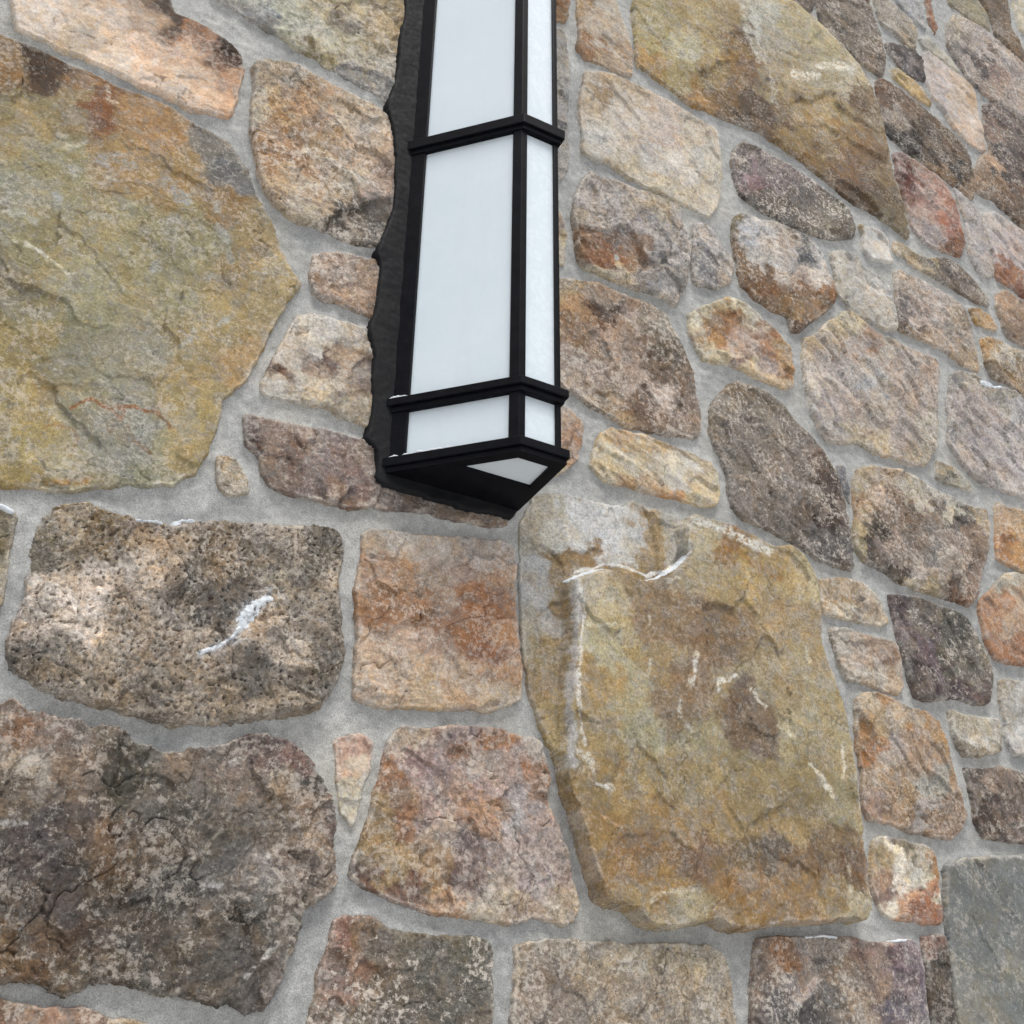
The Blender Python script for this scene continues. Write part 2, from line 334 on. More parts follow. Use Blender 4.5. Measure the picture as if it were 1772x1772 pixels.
S('tan rounded', '440,115 446,107 475,105 510,108 540,128 575,147 610,165 640,180 665,195 690,212 700,240 700,280 700,330 695,350 690,375 680,395 665,422 635,422 610,418 585,408 560,395 540,385 520,380 500,370 480,352 462,325 450,300 443,265 437,225 438,190 441,150',
  '455,125,9a8c78 490,125,a89880 450,180,b9a888 480,190,bd9d6c 520,180,b8946a 540,195,ab8660 470,240,a97f50 500,230,9a7448 520,260,98704a 560,240,b59468 600,200,baa68a 640,220,bda991 580,280,b89a78 640,270,b79a7a 660,310,ad9482 600,320,c4b193 500,330,bfa27a 550,330,b8925e 600,345,bba27e 540,370,a39478 580,385,5f564c 620,375,645a50 640,360,7a7068 660,380,6a6158 640,410,7d7262 600,405,958775', h=.024, amp=.007, ter=.5, rnd=.022, speck=.55, pale=.6, grain=.8, relief=.8,
  steps=[('560,388 580,372 610,362 640,348 680,342 700,400 660,430 600,425', -.010)], marks=[('520,275 525,258 545,252 560,262 575,275 590,290', 7, 'dccfb8', .8), ('515,325 545,318', 9, 'd8c8aa', .7), ('590,305 640,315', 9, 'd0c3ae', .6)])
S('small pinkish', '545,442 560,437 600,438 640,446 672,450 672,480 668,510 660,545 645,547 620,538 590,525 560,515 545,505 537,485 540,460',
  '560,455,a88a70 600,470,a98f78 560,490,9f8268 620,510,a98c72 650,470,a08770 640,530,96785e', h=.018, amp=.003, rnd=.018, speck=.5, pale=.6, grain=.9, relief=.6)
S('white tan', '515,545 540,543 575,550 610,560 640,570 660,600 662,640 658,690 655,738 640,738 615,728 590,722 575,705 540,697 500,688 465,684 455,675 454,662 470,630 485,600 500,575',
  '530,560,bdb4a6 580,570,b9b3a8 560,600,beb7aa 500,600,b8ad9c 480,638,5a4239 478,655,7d6656 470,670,c4bbab 520,650,b9b0a0 545,640,98836f 600,620,a8937c 580,630,6f5a50 640,630,8f7c6c 640,590,b5aea2 600,660,ab9984 560,670,b7ac98 620,690,b3a07e 600,710,ae9c7e 540,685,b5a890', h=.016, amp=.005, ter=.5, rnd=.014, speck=.3, pale=.3, grain=.7, relief=.6)
S('mauve brown', '425,720 440,718 470,725 520,735 560,742 600,755 640,765 665,775 668,800 660,830 650,872 635,875 620,876 580,868 540,860 500,852 480,847 465,835 455,815 452,785 440,775 428,765',
  '440,735,7d6a60 435,760,5a3f38 480,750,8b776b 540,770,8d7a6f 600,780,84706a 480,800,86705f 500,790,705a50 560,830,806c64 620,820,7d665f 600,860,8a6f5c 640,840,6f5850 640,790,8a7668', h=.02, amp=.004, ter=.4, rnd=.012, speck=.35, pale=.4, grain=.8, relief=.6, marks=[('475,787 500,792', 5, '3f302b', .7)])
S('brown strip', '652,790 700,800 800,830 880,860 876,905 868,908 840,908 780,897 740,884 700,882 660,880 648,876', '680,850,7d6a5e 740,870,75645a 800,890,7d6a5c 860,900,84705f', h=.012, amp=.003, rnd=.01, speck=.3, pale=.3, grain=.8, relief=.6)
S('small tan', '377,787 395,790 408,795 420,810 428,830 428,850 410,855 390,856 381,840 380,810', '390,800,b9a07a 410,815,a8936f 400,840,a39072 420,845,b5a384', h=.012, amp=.004, rnd=.012, speck=.4, pale=.4, grain=.9, relief=.7)
S('porous grey brown', '62,905 75,890 90,880 130,868 170,868 200,878 220,888 232,898 260,900 300,905 340,902 400,900 450,903 500,910 545,908 575,912 592,925 595,950 592,985 585,1020 590,1060 593,1100 595,1130 585,1165 575,1195 555,1215 530,1230 490,1235 440,1240 390,1245 340,1250 290,1245 240,1235 200,1222 150,1212 110,1200 70,1190 40,1165 20,1150 15,1115 22,1080 30,1050 50,1010 55,985 48,970 55,940',
  '80,930,736a58 140,890,98896f 180,920,7a6544 120,960,7f7059 60,970,5e574a 230,920,8f7d66 300,930,94826c 250,1000,ab9882 160,1010,bba997 90,1020,c0b09e 60,1080,ad9d8c 150,1080,b0a08e 220,1060,8e7d68 330,1000,6c6154 400,960,75644f 470,950,857766 560,940,6a604f 380,1040,5d554c 420,1100,9c8b78 300,1100,8a7a68 480,1000,98886f 540,1020,958672 470,1080,9f8d79 500,1130,b0a08c 560,1100,7d7060 440,1170,665d51 300,1180,857560 200,1150,8d7e6a 100,1140,7d705e 60,1150,62594d 250,1220,6a6053 350,1210,9a8870 420,1225,8b7b66 520,1200,7a6e5e 580,1160,6a6256', rough=2.6, led=1.3, lumf=1.3, h=.03, amp=.013, ter=.35, rnd=.04, speck=.5, pale=.5, grain=1.0, relief=1.0, pits=1.0, jit=1.2,
  steps=[('40,880 180,860 225,885 205,925 150,950 110,970 60,990 30,960', -.009), ('430,1080 520,1065 575,1090 585,1150 520,1160 450,1140 400,1130', .010, .012)], marks=[('400,1100 425,1065 450,1045 478,1035', 30, 'c3c7cb', .75), ('345,1132 380,1118 405,1100', 12, 'c3c5c6', .7), ('70,1010 110,1020 150,1005', 26, 'c3b2a2', .5), ('90,955 130,945 175,935', 10, 'b9a892', .6), ('500,1110 540,1105', 10, 'd0c4b2', .6), ('225,1030 260,1010', 12, 'c4b8a8', .5)])
S('left sliver', '-170,850 0,870 20,880 28,895 22,920 14,955 10,1000 3,1035 -10,1060 -170,1050', '10,900,84785c 0,960,8a8062 5,1020,857c66 -60,960,85795c', h=.018, amp=.004, rnd=.012, speck=.4, pale=.3, grain=.8, relief=.7)
S('rosy square', '630,922 640,915 680,920 730,925 780,930 830,932 870,935 890,945 893,980 892,1030 895,1080 900,1120 905,1165 904,1210 885,1220 850,1226 800,1225 740,1222 680,1222 640,1215 615,1205 613,1180 618,1130 620,1080 618,1030 622,980 628,950',
  '650,935,b09a80 700,935,b1a08c 760,940,b5a594 850,945,b3a294 650,980,b08a68 690,1000,a5805c 680,1040,98683c 720,1060,9a6e46 760,1010,ad9784 820,990,ab9280 870,1000,b08c6c 800,1070,a06c40 850,1050,a87248 840,1120,96623c 880,1090,b88a5e 740,1120,ad8f78 660,1120,bda084 690,1110,b59a84 640,1170,bb9f80 700,1180,bda283 770,1170,b29474 810,1190,b09474 870,1170,b98a5c 880,1205,bfa480 740,1212,b89e78', h=.02, amp=.005, ter=.5, rnd=.014, speck=.2, pale=.45, grain=.75, relief=.6)
S('big tan layered', '925,870 935,848 970,843 1010,850 1050,862 1090,870 1105,860 1125,870 1155,882 1180,890 1200,895 1260,913 1330,948 1365,950 1385,965 1405,1000 1412,1060 1415,1110 1425,1150 1440,1190 1455,1230 1468,1290 1475,1350 1482,1420 1492,1500 1500,1575 1490,1590 1440,1590 1390,1595 1330,1600 1270,1608 1230,1590 1160,1605 1120,1595 1090,1570 1045,1555 1035,1520 1020,1480 1010,1440 1000,1400 985,1370 975,1310 962,1282 945,1240 930,1200 920,1140 915,1090 912,1040 910,960 912,900',
  '945,870,aca48e 1000,880,c6c7c4 1050,900,cacbc9 1090,930,c6c8c6 960,930,b9b6aa 1000,940,c4c4c0 1060,940,c8c9c7 1080,960,c2c2ba 1030,915,cacbca 920,920,a59c86 965,970,8f7447 1020,955,96784a 1010,975,987c50 935,1010,a6a5a0 935,1070,a9a8a4 920,1090,a59c86 965,1040,937a50 955,1130,96825a 950,1180,a08558 960,1230,ab9462 1125,920,b0976a 1140,960,aa9164 1170,920,b8b2a2 1180,960,b5afa0 1090,980,a1854f'
  ' 1030,1010,b3a88c 1060,1050,b0a47e 1100,1010,957f5a 1130,1015,8b7452 1170,1050,8e7656 1220,990,aa9668 1260,950,8f6a38 1210,930,b2a47c 1300,980,ad9458 1350,1000,a99563 1330,970,a38a58 1390,1010,b09f70 1120,1060,8f7450 1200,1090,876c4c 1270,1080,8a704e 1230,1140,8a7052 1330,1060,a18b62 1390,1060,a08a62 1050,1120,b0a67e 1080,1100,aa9a6a 1020,1170,a68b55 1100,1190,a79d78 1150,1150,9a845a 1190,1180,8a7050 1180,1230,8d7656 1260,1180,a08e66 1290,1210,7a6249 1300,1270,7d664c 1340,1190,a29068 1400,1150,a0906a 1430,1230,a8996f 1380,1280,aa9a6c 1120,1260,aaa078 1050,1290,a88f5c 1220,1280,a89a70 1060,1360,a0844e 1120,1330,a38e5c 1200,1340,a08a5a 1300,1340,9c8656 1400,1360,a08a58 1460,1400,a99a70 1050,1430,9a7a44 1150,1410,967a4a 1280,1420,9b8250 1380,1420,9c8452 1450,1460,8c704a 1100,1480,8a6a3e 1200,1490,7a5f44 1290,1480,75603f 1340,1475,675a4c 1400,1485,7d6344 1480,1490,806242 1060,1520,8f6f3e 1160,1530,97773f 1300,1530,93734a 1400,1530,977748 1450,1550,a3895c 1480,1570,b0a27e 1100,1560,9b8456 1180,1580,a0926c 1280,1590,94733c 1400,1580,9a7a4a',
  cell=.17, rough=.6, dsat=.15, led=.38, crack=.5, lumf=.9, h=.062, amp=.0035, ter=.6, rnd=.008, speck=.25, pale=.25, vein=.15, grain=.75, relief=.55,
  steps=[('880,800 1210,860 1198,897 1186,905 1190,935 1200,945 1195,960 1180,975 1150,995 1120,998 1075,982 1050,978 1010,990 994,1000 997,1060 996,1120 988,1180 982,1220 990,1250 982,1284 968,1320 900,1200 880,1000', -.037, .016), ('1140,860 1195,880 1190,945 1178,972 1160,985 1155,930', .010)],
  marks=[('1000,1005 998,1060 996,1120 990,1170 985,1230 990,1270 985,1310 990,1320', 17, 'a8a7a5', 1.85), ('1004,1002 1010,1060 1004,1150 1002,1240 1010,1290', 6, 'd2d1ca', .8), ('995,994 1012,987 1050,975 1075,979 1118,995 1150,991 1180,973 1197,955 1193,930', 6, 'e4e4e0', 1.8), ('1000,1300 1015,1310 1028,1330', 12, 'cfcdc4', .8), ('1030,1355 1060,1360', 10, 'd8d6cc', .8), ('1205,1130 1200,1165 1195,1180', 8, 'd6d4c8', .8), ('1240,1195 1245,1180 1272,1172', 8, 'd8d6cc', .85), ('1305,1195 1312,1215 1325,1225', 8, 'd4d1c2', .8), ('1175,1215 1178,1240', 7, 'd0ccbc', .7), ('1190,1255 1200,1265', 8, 'd0ccbc', .6), ('1345,1255 1375,1275', 7, 'cfcab6', .6), ('1405,1325 1420,1345 1440,1375', 8, 'd4d1c2', .85), ('1130,1140 1120,1165', 8, 'c4c0ac', .6), ('1130,1080 1125,1065', 6, 'cfcab8', .6), ('1150,1005 1180,1000', 8, 'd0cbba', .6), ('1020,1080 1060,1085', 9, 'c6c2ae', .6), ('1395,1120 1400,1145', 6, 'd0ccba', .6), ('1460,1290 1462,1350', 5, 'd6d3c6', .7), ('1385,1170 1415,1185', 5, 'c8c3ae', .5), ('1125,1560 1150,1545 1200,1540', 10, 'cfc9b4', .5), ('1470,1500 1475,1545', 5, 'd0cbb8', .7), ('1040,1410 1080,1430', 6, 'c8a98a', .6),
    ('1200,900 1260,918 1330,953', 13, 'd5d4cc', .8), ('1240,938 1290,965 1350,1000', 12, '8f6630', .55), ('1330,1475 1345,1465 1360,1462', 22, '5d564e', .7)])
S('rosy trapezoid', '700,1255 715,1262 760,1258 790,1253 830,1258 870,1265 920,1275 938,1285 945,1320 955,1350 948,1380 955,1410 970,1445 985,1475 990,1510 1000,1540 1003,1565 995,1590 975,1597 955,1590 920,1588 885,1598 840,1590 790,1580 740,1575 690,1560 655,1545 615,1525 608,1510 612,1495 625,1465 640,1420 650,1385 660,1350 668,1310 680,1275',
  '710,1275,b09a80 760,1270,a88674 790,1275,988480 860,1270,a9754a 920,1290,b3a08c 720,1310,a3847a 800,1300,96705a 830,1320,aa9688 900,1310,ae9080 930,1340,a9703e 680,1340,9f6f48 760,1340,94807c 820,1360,a38c84 900,1360,ab9890 940,1360,a87a50 700,1390,9c8068 760,1400,a0877c 840,1390,a57e5c 835,1415,a07c60 880,1420,a59a92 930,1420,a8948c 660,1430,9c8054 700,1420,946a4a 780,1440,a48c76 870,1460,a6938a 950,1460,a9988f 640,1470,a08456 690,1470,9a7c50 760,1480,997c5c 820,1470,7d6a64 920,1490,a8968c 970,1510,a08c80 630,1510,70503e 680,1510,a08456 740,1520,a98a64 810,1530,7f6862 860,1520,a99684 930,1540,a08e8c 990,1560,b59e80 700,1550,85604a 780,1560,a98768 850,1560,b0a084 920,1575,ad9070 970,1580,ab9a80', h=.024, amp=.008, ter=.55, rnd=.018, speck=.4, pale=.45, grain=.9, relief=.85)
S('small wedge', '583,1282 600,1273 630,1275 645,1285 642,1310 630,1350 620,1390 608,1423 595,1405 588,1370 583,1320', '600,1290,b5917c 630,1290,b89078 600,1330,b59a86 610,1320,b3a694 605,1370,b0ab9c 610,1400,b0ab9a', h=.008, amp=.002, rnd=.01, speck=.25, pale=.3, grain=.7, relief=.5)
S('big dark', '-170,1180 0,1210 20,1203 35,1215 60,1228 95,1240 110,1248 150,1255 210,1265 225,1280 260,1290 290,1297 330,1299 400,1290 430,1278 460,1274 490,1280 510,1290 525,1295 545,1325 560,1360 575,1395 578,1430 580,1470 580,1520 565,1550 540,1556 525,1570 520,1595 515,1625 500,1665 485,1700 465,1740 440,1750 400,1740 340,1728 280,1715 245,1700 215,1705 190,1695 165,1702 120,1715 85,1705 50,1700 0,1700 -170,1690',
  '20,1220,8c7a6a 45,1250,86674f 80,1270,957c6a 140,1290,8a7868 190,1280,76695a 60,1320,a3937f 130,1340,857362 20,1380,6e6255 225,1310,4f4a40 215,1360,4a453a 260,1320,6d675c 320,1310,75685c 400,1310,86766a 460,1290,6a5a55 520,1310,7a6460 540,1340,4d4a46 500,1340,8c7d6c 440,1360,7f7063 350,1370,766c60 280,1400,655d53 120,1420,584f4a 60,1470,544b47 200,1470,6f5a47 260,1480,685848 180,1500,665646 350,1450,6d6458 420,1450,736a60 470,1420,807263 550,1400,877464 570,1420,6e5c56 540,1460,8a7866 500,1490,7b6e66 450,1510,807469 390,1530,6a655f 300,1540,55504a 200,1560,5d5348 100,1560,594f49 40,1560,63564b 30,1630,6f5a42 70,1610,6a5644 150,1620,5c4c40 230,1620,57504a 330,1610,6b6156 420,1600,56514b 480,1580,6d655b 500,1640,6f6860 440,1680,57514d 480,1700,7f7670 380,1680,645c53 280,1680,5d5448 180,1680,625648 60,1680,6d543c 120,1700,6a5a48 470,1720,6d6662', rough=2.0, led=1.2, dsat=.08, lumf=.98, h=.026, amp=.012, ter=.4, rnd=.022, speck=.4, pale=.42, vein=.3, grain=1.0, relief=1.0, jit=1.4,
  steps=[('205,1270 235,1275 262,1288 250,1330 246,1372 200,1376 195,1350 208,1315', -.010), ('500,1470 540,1475 552,1495 545,1512 528,1505 505,1478', -.012)], marks=[('5,1425 45,1425', 12, 'c6c4c2', .6), ('15,1590 40,1600', 14, 'bab6b0', .6), ('340,1535 385,1528', 12, 'b5b3b4', .6), ('460,1490 470,1470 485,1465', 8, 'c0bcb4', .6), ('425,1690 455,1660 480,1635', 9, 'bcb9b4', .7), ('400,1320 420,1310', 9, 'b4b0aa', .6), ('30,1310 80,1325', 12, 'b8ab98', .5), ('400,1410 370,1450 340,1480 290,1510', 6, 'b4ac9e', .6), ('170,1710 190,1700', 8, 'b0a590', .5)])
S('bottom left pink', '-120,1715 0,1735 40,1742 100,1750 160,1748 200,1765 260,1772 270,1800 260,1870 -120,1870', '20,1755,a98262 80,1765,a57c5c 140,1770,9a7a62 60,1780,a98664 210,1780,a08258', h=.018, amp=.005, rnd=.014, speck=.4, pale=.5, grain=.9, relief=.8)
S('bottom grey brown', '580,1590 600,1583 615,1590 650,1588 670,1605 700,1615 740,1620 780,1622 820,1622 850,1632 855,1680 855,1730 850,1790 848,1920 540,1920 533,1772 545,1730 555,1690 570,1640',
  '600,1600,966a56 620,1620,80684f 590,1640,8a7264 570,1700,8f7566 550,1740,8f7a66 600,1690,8a6c5c 650,1640,776a5a 700,1640,786e5e 660,1710,857058 740,1660,736959 800,1650,767060 840,1660,726c5e 760,1720,6c6456 820,1720,6a6458 700,1750,706455 600,1760,847462 840,1760,7a6f5f', h=.018, amp=.005, ter=.4, rnd=.013, speck=.4, pale=.75, vein=.4, grain=1.0, relief=.8)
S('bottom tan', '897,1635 930,1630 970,1628 1040,1632 1100,1634 1180,1632 1230,1638 1255,1650 1265,1700 1272,1760 1280,1920 890,1920 892,1780 892,1700',
  '920,1650,a5947c 1000,1660,9a8971 1080,1650,a8997c 1160,1650,a6987c 1240,1660,a39882 930,1710,8d7d6c 960,1740,85776a 1040,1710,98866c 1120,1710,9b8b76 1200,1720,a0927c 1000,1750,90816f 1250,1750,9c8f7a', h=.018, amp=.004, rnd=.012, speck=.45, pale=.5, grain=.95, relief=.7)
S('bottom mauve', '1312,1625 1350,1622 1400,1623 1430,1618 1490,1625 1520,1632 1575,1625 1590,1630 1600,1680 1605,1740 1612,1920 1300,1920 1302,1772 1305,1700',
  '1320,1650,857060 1360,1645,a0744e 1400,1640,a39080 1450,1640,a39486 1500,1640,94786a 1540,1650,7d6468 1580,1650,8c7d84 1330,1700,8c7562 1380,1690,8a7d74 1430,1680,776e68 1470,1690,917d68 1520,1690,8f7868 1570,1700,7a6a72 1350,1740,6a6260 1390,1730,b0a29c 1440,1740,6d6660 1400,1765,56514f 1490,1740,968470 1550,1750,766a70 1590,1750,8a7c80', h=.022, amp=.008, ter=.5, rnd=.014, speck=.4, pale=.6, grain=.95, relief=.85)
S('narrow dark', '1600,1625 1620,1618 1636,1617 1641,1660 1646,1720 1656,1772 1668,1920 1627,1920 1616,1772 1607,1700', '1610,1640,846050 1625,1660,5f564a 1630,1700,6a5c4e 1635,1760,574e46', h=.016, amp=.005, rnd=.01, speck=.4, pale=.4, grain=1.0, relief=.9)
S('grey slate', '1639,1497 1660,1488 1700,1483 1772,1480 1920,1470 1930,1920 1682,1920 1662,1772 1648,1660 1640,1570', '1680,1520,6d706c 1740,1560,70736e 1680,1650,6f726e 1740,1720,757770 1700,1760,7a7b73', cell=.2, rough=.5, led=.25, crack=0.0, h=.024, amp=.002, ter=.6, rnd=.008, speck=.12, pale=.3, grain=.5, relief=.35, ani=-50, marks=[('1640,1492 1700,1486 1790,1482', 7, '9c9c94', .7), ('1650,1640 1665,1772', 6, '8c8c84', .6)])
S('white orange', '1518,1450 1530,1448 1550,1450 1575,1460 1600,1462 1617,1475 1623,1490 1626,1530 1632,1570 1631,1597 1600,1595 1565,1592 1535,1585 1522,1570 1512,1530 1508,1490',
  '1525,1460,c9bfa8 1555,1455,6f6250 1580,1465,8f8468 1520,1490,b09565 1540,1475,d6c8a6 1570,1490,e2d8c0 1600,1480,cbb896 1615,1490,b08048 1520,1530,a3846a 1530,1550,8a6a5a 1555,1530,d8ccba 1590,1510,e3d6b4 1615,1530,c98850 1540,1578,d9d0ba 1575,1550,d09a68 1600,1555,a8683e 1600,1580,a5633c 1625,1580,b5744a 1570,1580,c99468 1628,1550,e0d2b0', h=.02, amp=.007, ter=.6, rnd=.012, speck=.25, pale=.4, grain=.8, relief=.8)
S('tan tall', '1485,1210 1500,1198 1520,1197 1550,1210 1580,1225 1605,1232 1625,1245 1637,1270 1645,1310 1655,1350 1668,1380 1674,1410 1665,1435 1650,1452 1620,1448 1585,1438 1560,1428 1530,1422 1505,1415 1498,1400 1493,1350 1490,1300 1485,1250',
  '1500,1215,bba98a 1530,1215,b0824e 1520,1250,b79868 1560,1240,b9a488 1600,1250,b8874a 1625,1270,b88c50 1560,1290,b5a090 1505,1290,ab7a3c 1510,1298,b9742c 1540,1310,b3a08c 1600,1300,b49474 1640,1330,b58f62 1520,1350,a58a6a 1570,1340,a88a64 1620,1350,a6a294 1520,1390,aa9080 1580,1370,a3865e 1635,1380,ab8a6c 1550,1410,a08262 1600,1400,ada096 1640,1420,9d7c5c 1600,1430,98795a 1660,1420,a8886a', h=.022, amp=.008, ter=.6, rnd=.014, speck=.25, pale=.45, grain=.85, relief=.8, ani=-70)
S('dark right', '1675,1332 1700,1328 1740,1330 1772,1338 1870,1350 1875,1475 1772,1456 1730,1452 1705,1450 1692,1420 1685,1380', '1690,1345,665850 1710,1355,94806f 1750,1350,7d6c5e 1700,1400,55453c 1740,1400,7a685c 1720,1440,52433c 1760,1440,7d6a5e', h=.022, amp=.007, rnd=.012, speck=.4, pale=.5, grain=1.0, relief=.9, ani=-75)
S('pale small', '1647,1228 1670,1238 1700,1242 1730,1245 1734,1270 1733,1300 1700,1308 1672,1305 1660,1285 1650,1260', '1670,1250,a39a84 1700,1255,a8a08c 1720,1260,b0a894 1690,1275,c2beb4 1710,1280,b3ac9c 1690,1300,857a66 1720,1300,a0967e', h=.022, amp=.005, rnd=.012, speck=.3, pale=.4, grain=.8, relief=.7)
S('white right', '1732,1175 1772,1178 1860,1190 1865,1315 1772,1305 1757,1303 1745,1280 1738,1230', '1745,1185,a89b80 1760,1210,bab6ae 1765,1240,aca698 1765,1280,b9b6b0', h=.022, amp=.005, rnd=.012, speck=.3, pale=.4, grain=.7, relief=.7)
S('dark mauve', '1540,1028 1555,1030 1590,1032 1615,1045 1650,1055 1675,1070 1690,1095 1705,1120 1717,1150 1718,1180 1713,1215 1690,1218 1650,1205 1610,1210 1588,1205 1580,1180 1568,1140 1555,1090 1547,1050',
  '1550,1040,5d5254 1580,1050,756a60 1600,1045,6f655c 1570,1080,7d7070 1590,1110,6a5c62 1570,1130,7f7266 1580,1160,5c504c 1620,1070,847868 1650,1080,5f5b50 1640,1120,6d675a 1690,1130,7a7264 1610,1150,6f5c60 1600,1190,7a685c 1660,1170,706a5e 1700,1180,7d7468 1650,1195,524448 1700,1205,5f4f4e', h=.022, amp=.010, ter=.5, rnd=.014, speck=.4, pale=.65, grain=1.0, relief=.95, ani=-65)
S('small cream', '1420,1003 1440,1002 1470,1002 1500,1010 1520,1030 1530,1055 1538,1075 1530,1082 1500,1078 1465,1070 1432,1062 1424,1050', '1430,1015,b79a70 1450,1030,a98a5e 1470,1015,baa88c 1490,1045,94806a 1510,1030,b9a88e 1445,1055,c4b496 1500,1065,b5a284 1525,1070,c3b49c', h=.016, amp=.005, rnd=.013, speck=.3, pale=.5, grain=.85, relief=.7)
S('small banded', '1440,1087 1470,1090 1500,1100 1530,1105 1553,1115 1560,1145 1565,1185 1555,1200 1530,1192 1500,1182 1470,1175 1460,1160 1448,1130', '1455,1100,aca08e 1490,1110,b09c86 1530,1120,a58c74 1540,1135,8f6f56 1500,1125,ab927c 1480,1145,b4a390 1520,1160,b8ac98 1550,1170,b09a80 1480,1165,aaa092', h=.02, amp=.005, rnd=.012, speck=.3, pale=.4, grain=.8, relief=.7, ani=10)
S('orange round', '1740,995 1760,990 1772,995 1870,1010 1880,1175 1772,1147 1735,1145 1720,1135 1710,1110 1700,1070 1697,1045 1705,1030 1720,1015', '1745,1005,b5ab94 1720,1030,b9936e 1740,1040,b8875c 1765,1030,b9a084 1710,1060,ad7a50 1740,1080,bc9a76 1730,1110,a87248 1760,1120,a06a42', h=.022, amp=.004, rnd=.02, speck=.2, pale=.25, grain=.7, relief=.6)
S('orange angular', '1727,868 1745,875 1772,883 1870,910 1875,1025 1772,988 1740,972 1726,965 1728,920', '1735,885,bf9a70 1750,900,c29b62 1740,940,b07a42 1765,930,c49a60 1760,970,b98848', h=.02, amp=.004, ter=.5, rnd=.01, speck=.2, pale=.5, grain=.8, relief=.7)
S('brown rimmed', '1490,808 1510,805 1545,810 1580,820 1620,845 1660,865 1690,878 1710,880 1714,910 1714,940 1705,980 1698,1010 1692,1035 1680,1045 1650,1035 1600,1020 1560,1005 1530,985 1500,970 1485,945 1481,910 1485,890 1480,860 1481,830',
  '1490,820,b8a47c 1510,825,bfa98c 1540,830,b79c7a 1525,850,b9a088 1495,880,b0916a 1550,850,97806c 1580,840,aca28c 1620,860,b5ab98 1650,875,c0b7a2 1560,890,866c54 1600,890,8d7b6a 1640,900,4f4842 1660,900,655c56 1700,895,b29a74 1510,920,4f4538 1515,950,544a42 1490,930,a8956a 1540,930,8f7766 1580,930,817060 1640,930,86766a 1690,930,8a7460 1560,960,8c7a6c 1610,960,857a70 1680,970,8a7362 1560,985,4a4036 1600,985,b5a494 1640,995,aa9a88 1650,1010,5d4c40 1690,1010,8f7460 1670,1035,75543a 1600,1010,968258', h=.026, amp=.009, ter=.5, rnd=.02, speck=.4, pale=.55, grain=.95, relief=.85)
S('grey brown tall', '1262,668 1275,660 1300,667 1330,680 1360,705 1390,740 1415,765 1432,790 1450,820 1462,860 1470,900 1477,950 1478,985 1450,980 1420,965 1395,948 1360,930 1310,905 1285,890 1270,875 1264,840 1255,800 1240,770 1233,740 1232,700',
  '1275,680,77664f 1310,690,807464 1250,710,8b8070 1290,740,887a6c 1350,730,8a7d6c 1270,800,8a7e70 1320,790,86786a 1380,790,8c7c6e 1420,800,6e5c50 1300,850,83776c 1350,860,857a70 1400,860,86786c 1435,850,4f3f38 1430,890,55463e 1455,870,7d6e62 1320,890,7a7066 1390,920,6d635a 1440,940,6f6762 1465,960,6a6360', h=.022, amp=.006, ter=.5, rnd=.014, speck=.45, pale=.65, vein=.3, grain=1.0, relief=.85, ani=-55)
S('yellow white', '1040,748 1060,740 1085,747 1130,758 1165,772 1200,785 1230,800 1243,820 1245,850 1243,872 1215,875 1180,862 1140,855 1090,840 1050,828 1025,805 1025,785',
  '1055,750,b89c6c 1090,755,b8935c 1140,770,b99e6e 1160,778,8f7550 1060,780,c3b48e 1100,790,c6b896 1160,800,c4b9a0 1210,810,b5a88c 1230,830,bfb08c 1050,815,c0aa7c 1090,830,b89464 1130,840,b3966c 1160,850,b88448 1190,855,bfa878 1180,830,c9c0ae 1225,860,c2b18a', h=.02, amp=.004, rnd=.013, speck=.2, pale=.4, grain=.7, relief=.6, ani=-25)
S('tan by lamp', '930,690 975,702 995,712 1010,735 1008,765 1000,795 985,808 960,822 930,800', '980,720,a8937c 995,735,a07c58 985,760,aa8a72 985,785,a8784a 975,800,b09468', h=.014, amp=.004, rnd=.012, speck=.3, pale=.3, grain=.8, relief=.6)
S('large brown', '920,465 965,480 1000,485 1035,490 1080,510 1130,528 1155,545 1170,575 1185,605 1200,640 1203,680 1212,710 1215,740 1205,757 1170,752 1120,742 1080,735 1050,715 1020,695 985,670 965,652 920,640',
  '985,495,b39868 1000,520,ab8558 1040,510,b09070 1050,535,6a4e38 1080,540,a58468 1100,560,b5a08e 1000,570,94724c 980,600,a48874 1040,600,aa8f78 1020,640,b09a86 990,640,b39a82 1060,640,98836f 1090,620,a58b76 1110,590,866c52 1140,560,8f8474 1150,590,6f6250 1130,640,745e4a 1160,640,7a654f 1180,660,7f6650 1190,690,867262 1100,650,b09a88 1140,690,b49c8a 1110,690,7d6450 1100,715,75593f 1060,700,a38b6e 1150,725,8a6f58 1190,730,a58c78 1080,728,98815f 1200,750,7d6a56', h=.018, amp=.005, ter=.4, rnd=.013, speck=.4, pale=.55, grain=.95, relief=.75)
S('rimmed rust', '1195,542 1215,530 1235,525 1262,513 1290,525 1310,540 1330,560 1350,580 1370,600 1375,640 1373,665 1360,672 1330,660 1290,640 1255,628 1220,622 1210,605 1198,575',
  '1205,545,c6b892 1230,530,b59c68 1265,522,c9bd9a 1300,545,c8bc9a 1240,540,a07a4a 1255,550,95683c 1290,550,98703e 1280,570,ad8260 1225,575,ab8048 1235,595,a0703e 1215,600,c4b48c 1260,600,b29478 1300,590,ae9280 1330,590,a3724a 1355,600,ab8a5c 1290,625,a58c7c 1330,630,a89488 1360,640,a97e50 1250,618,c9b88e 1300,640,c3b088 1350,660,bfa67e', h=.02, amp=.007, ter=.7, rnd=.016, speck=.3, pale=.35, grain=.8, relief=.75, marks=[('1220,552 1250,580 1280,602', 4, '4a3a2e', .6), ('1265,535 1290,560', 4, '54402e', .5)])
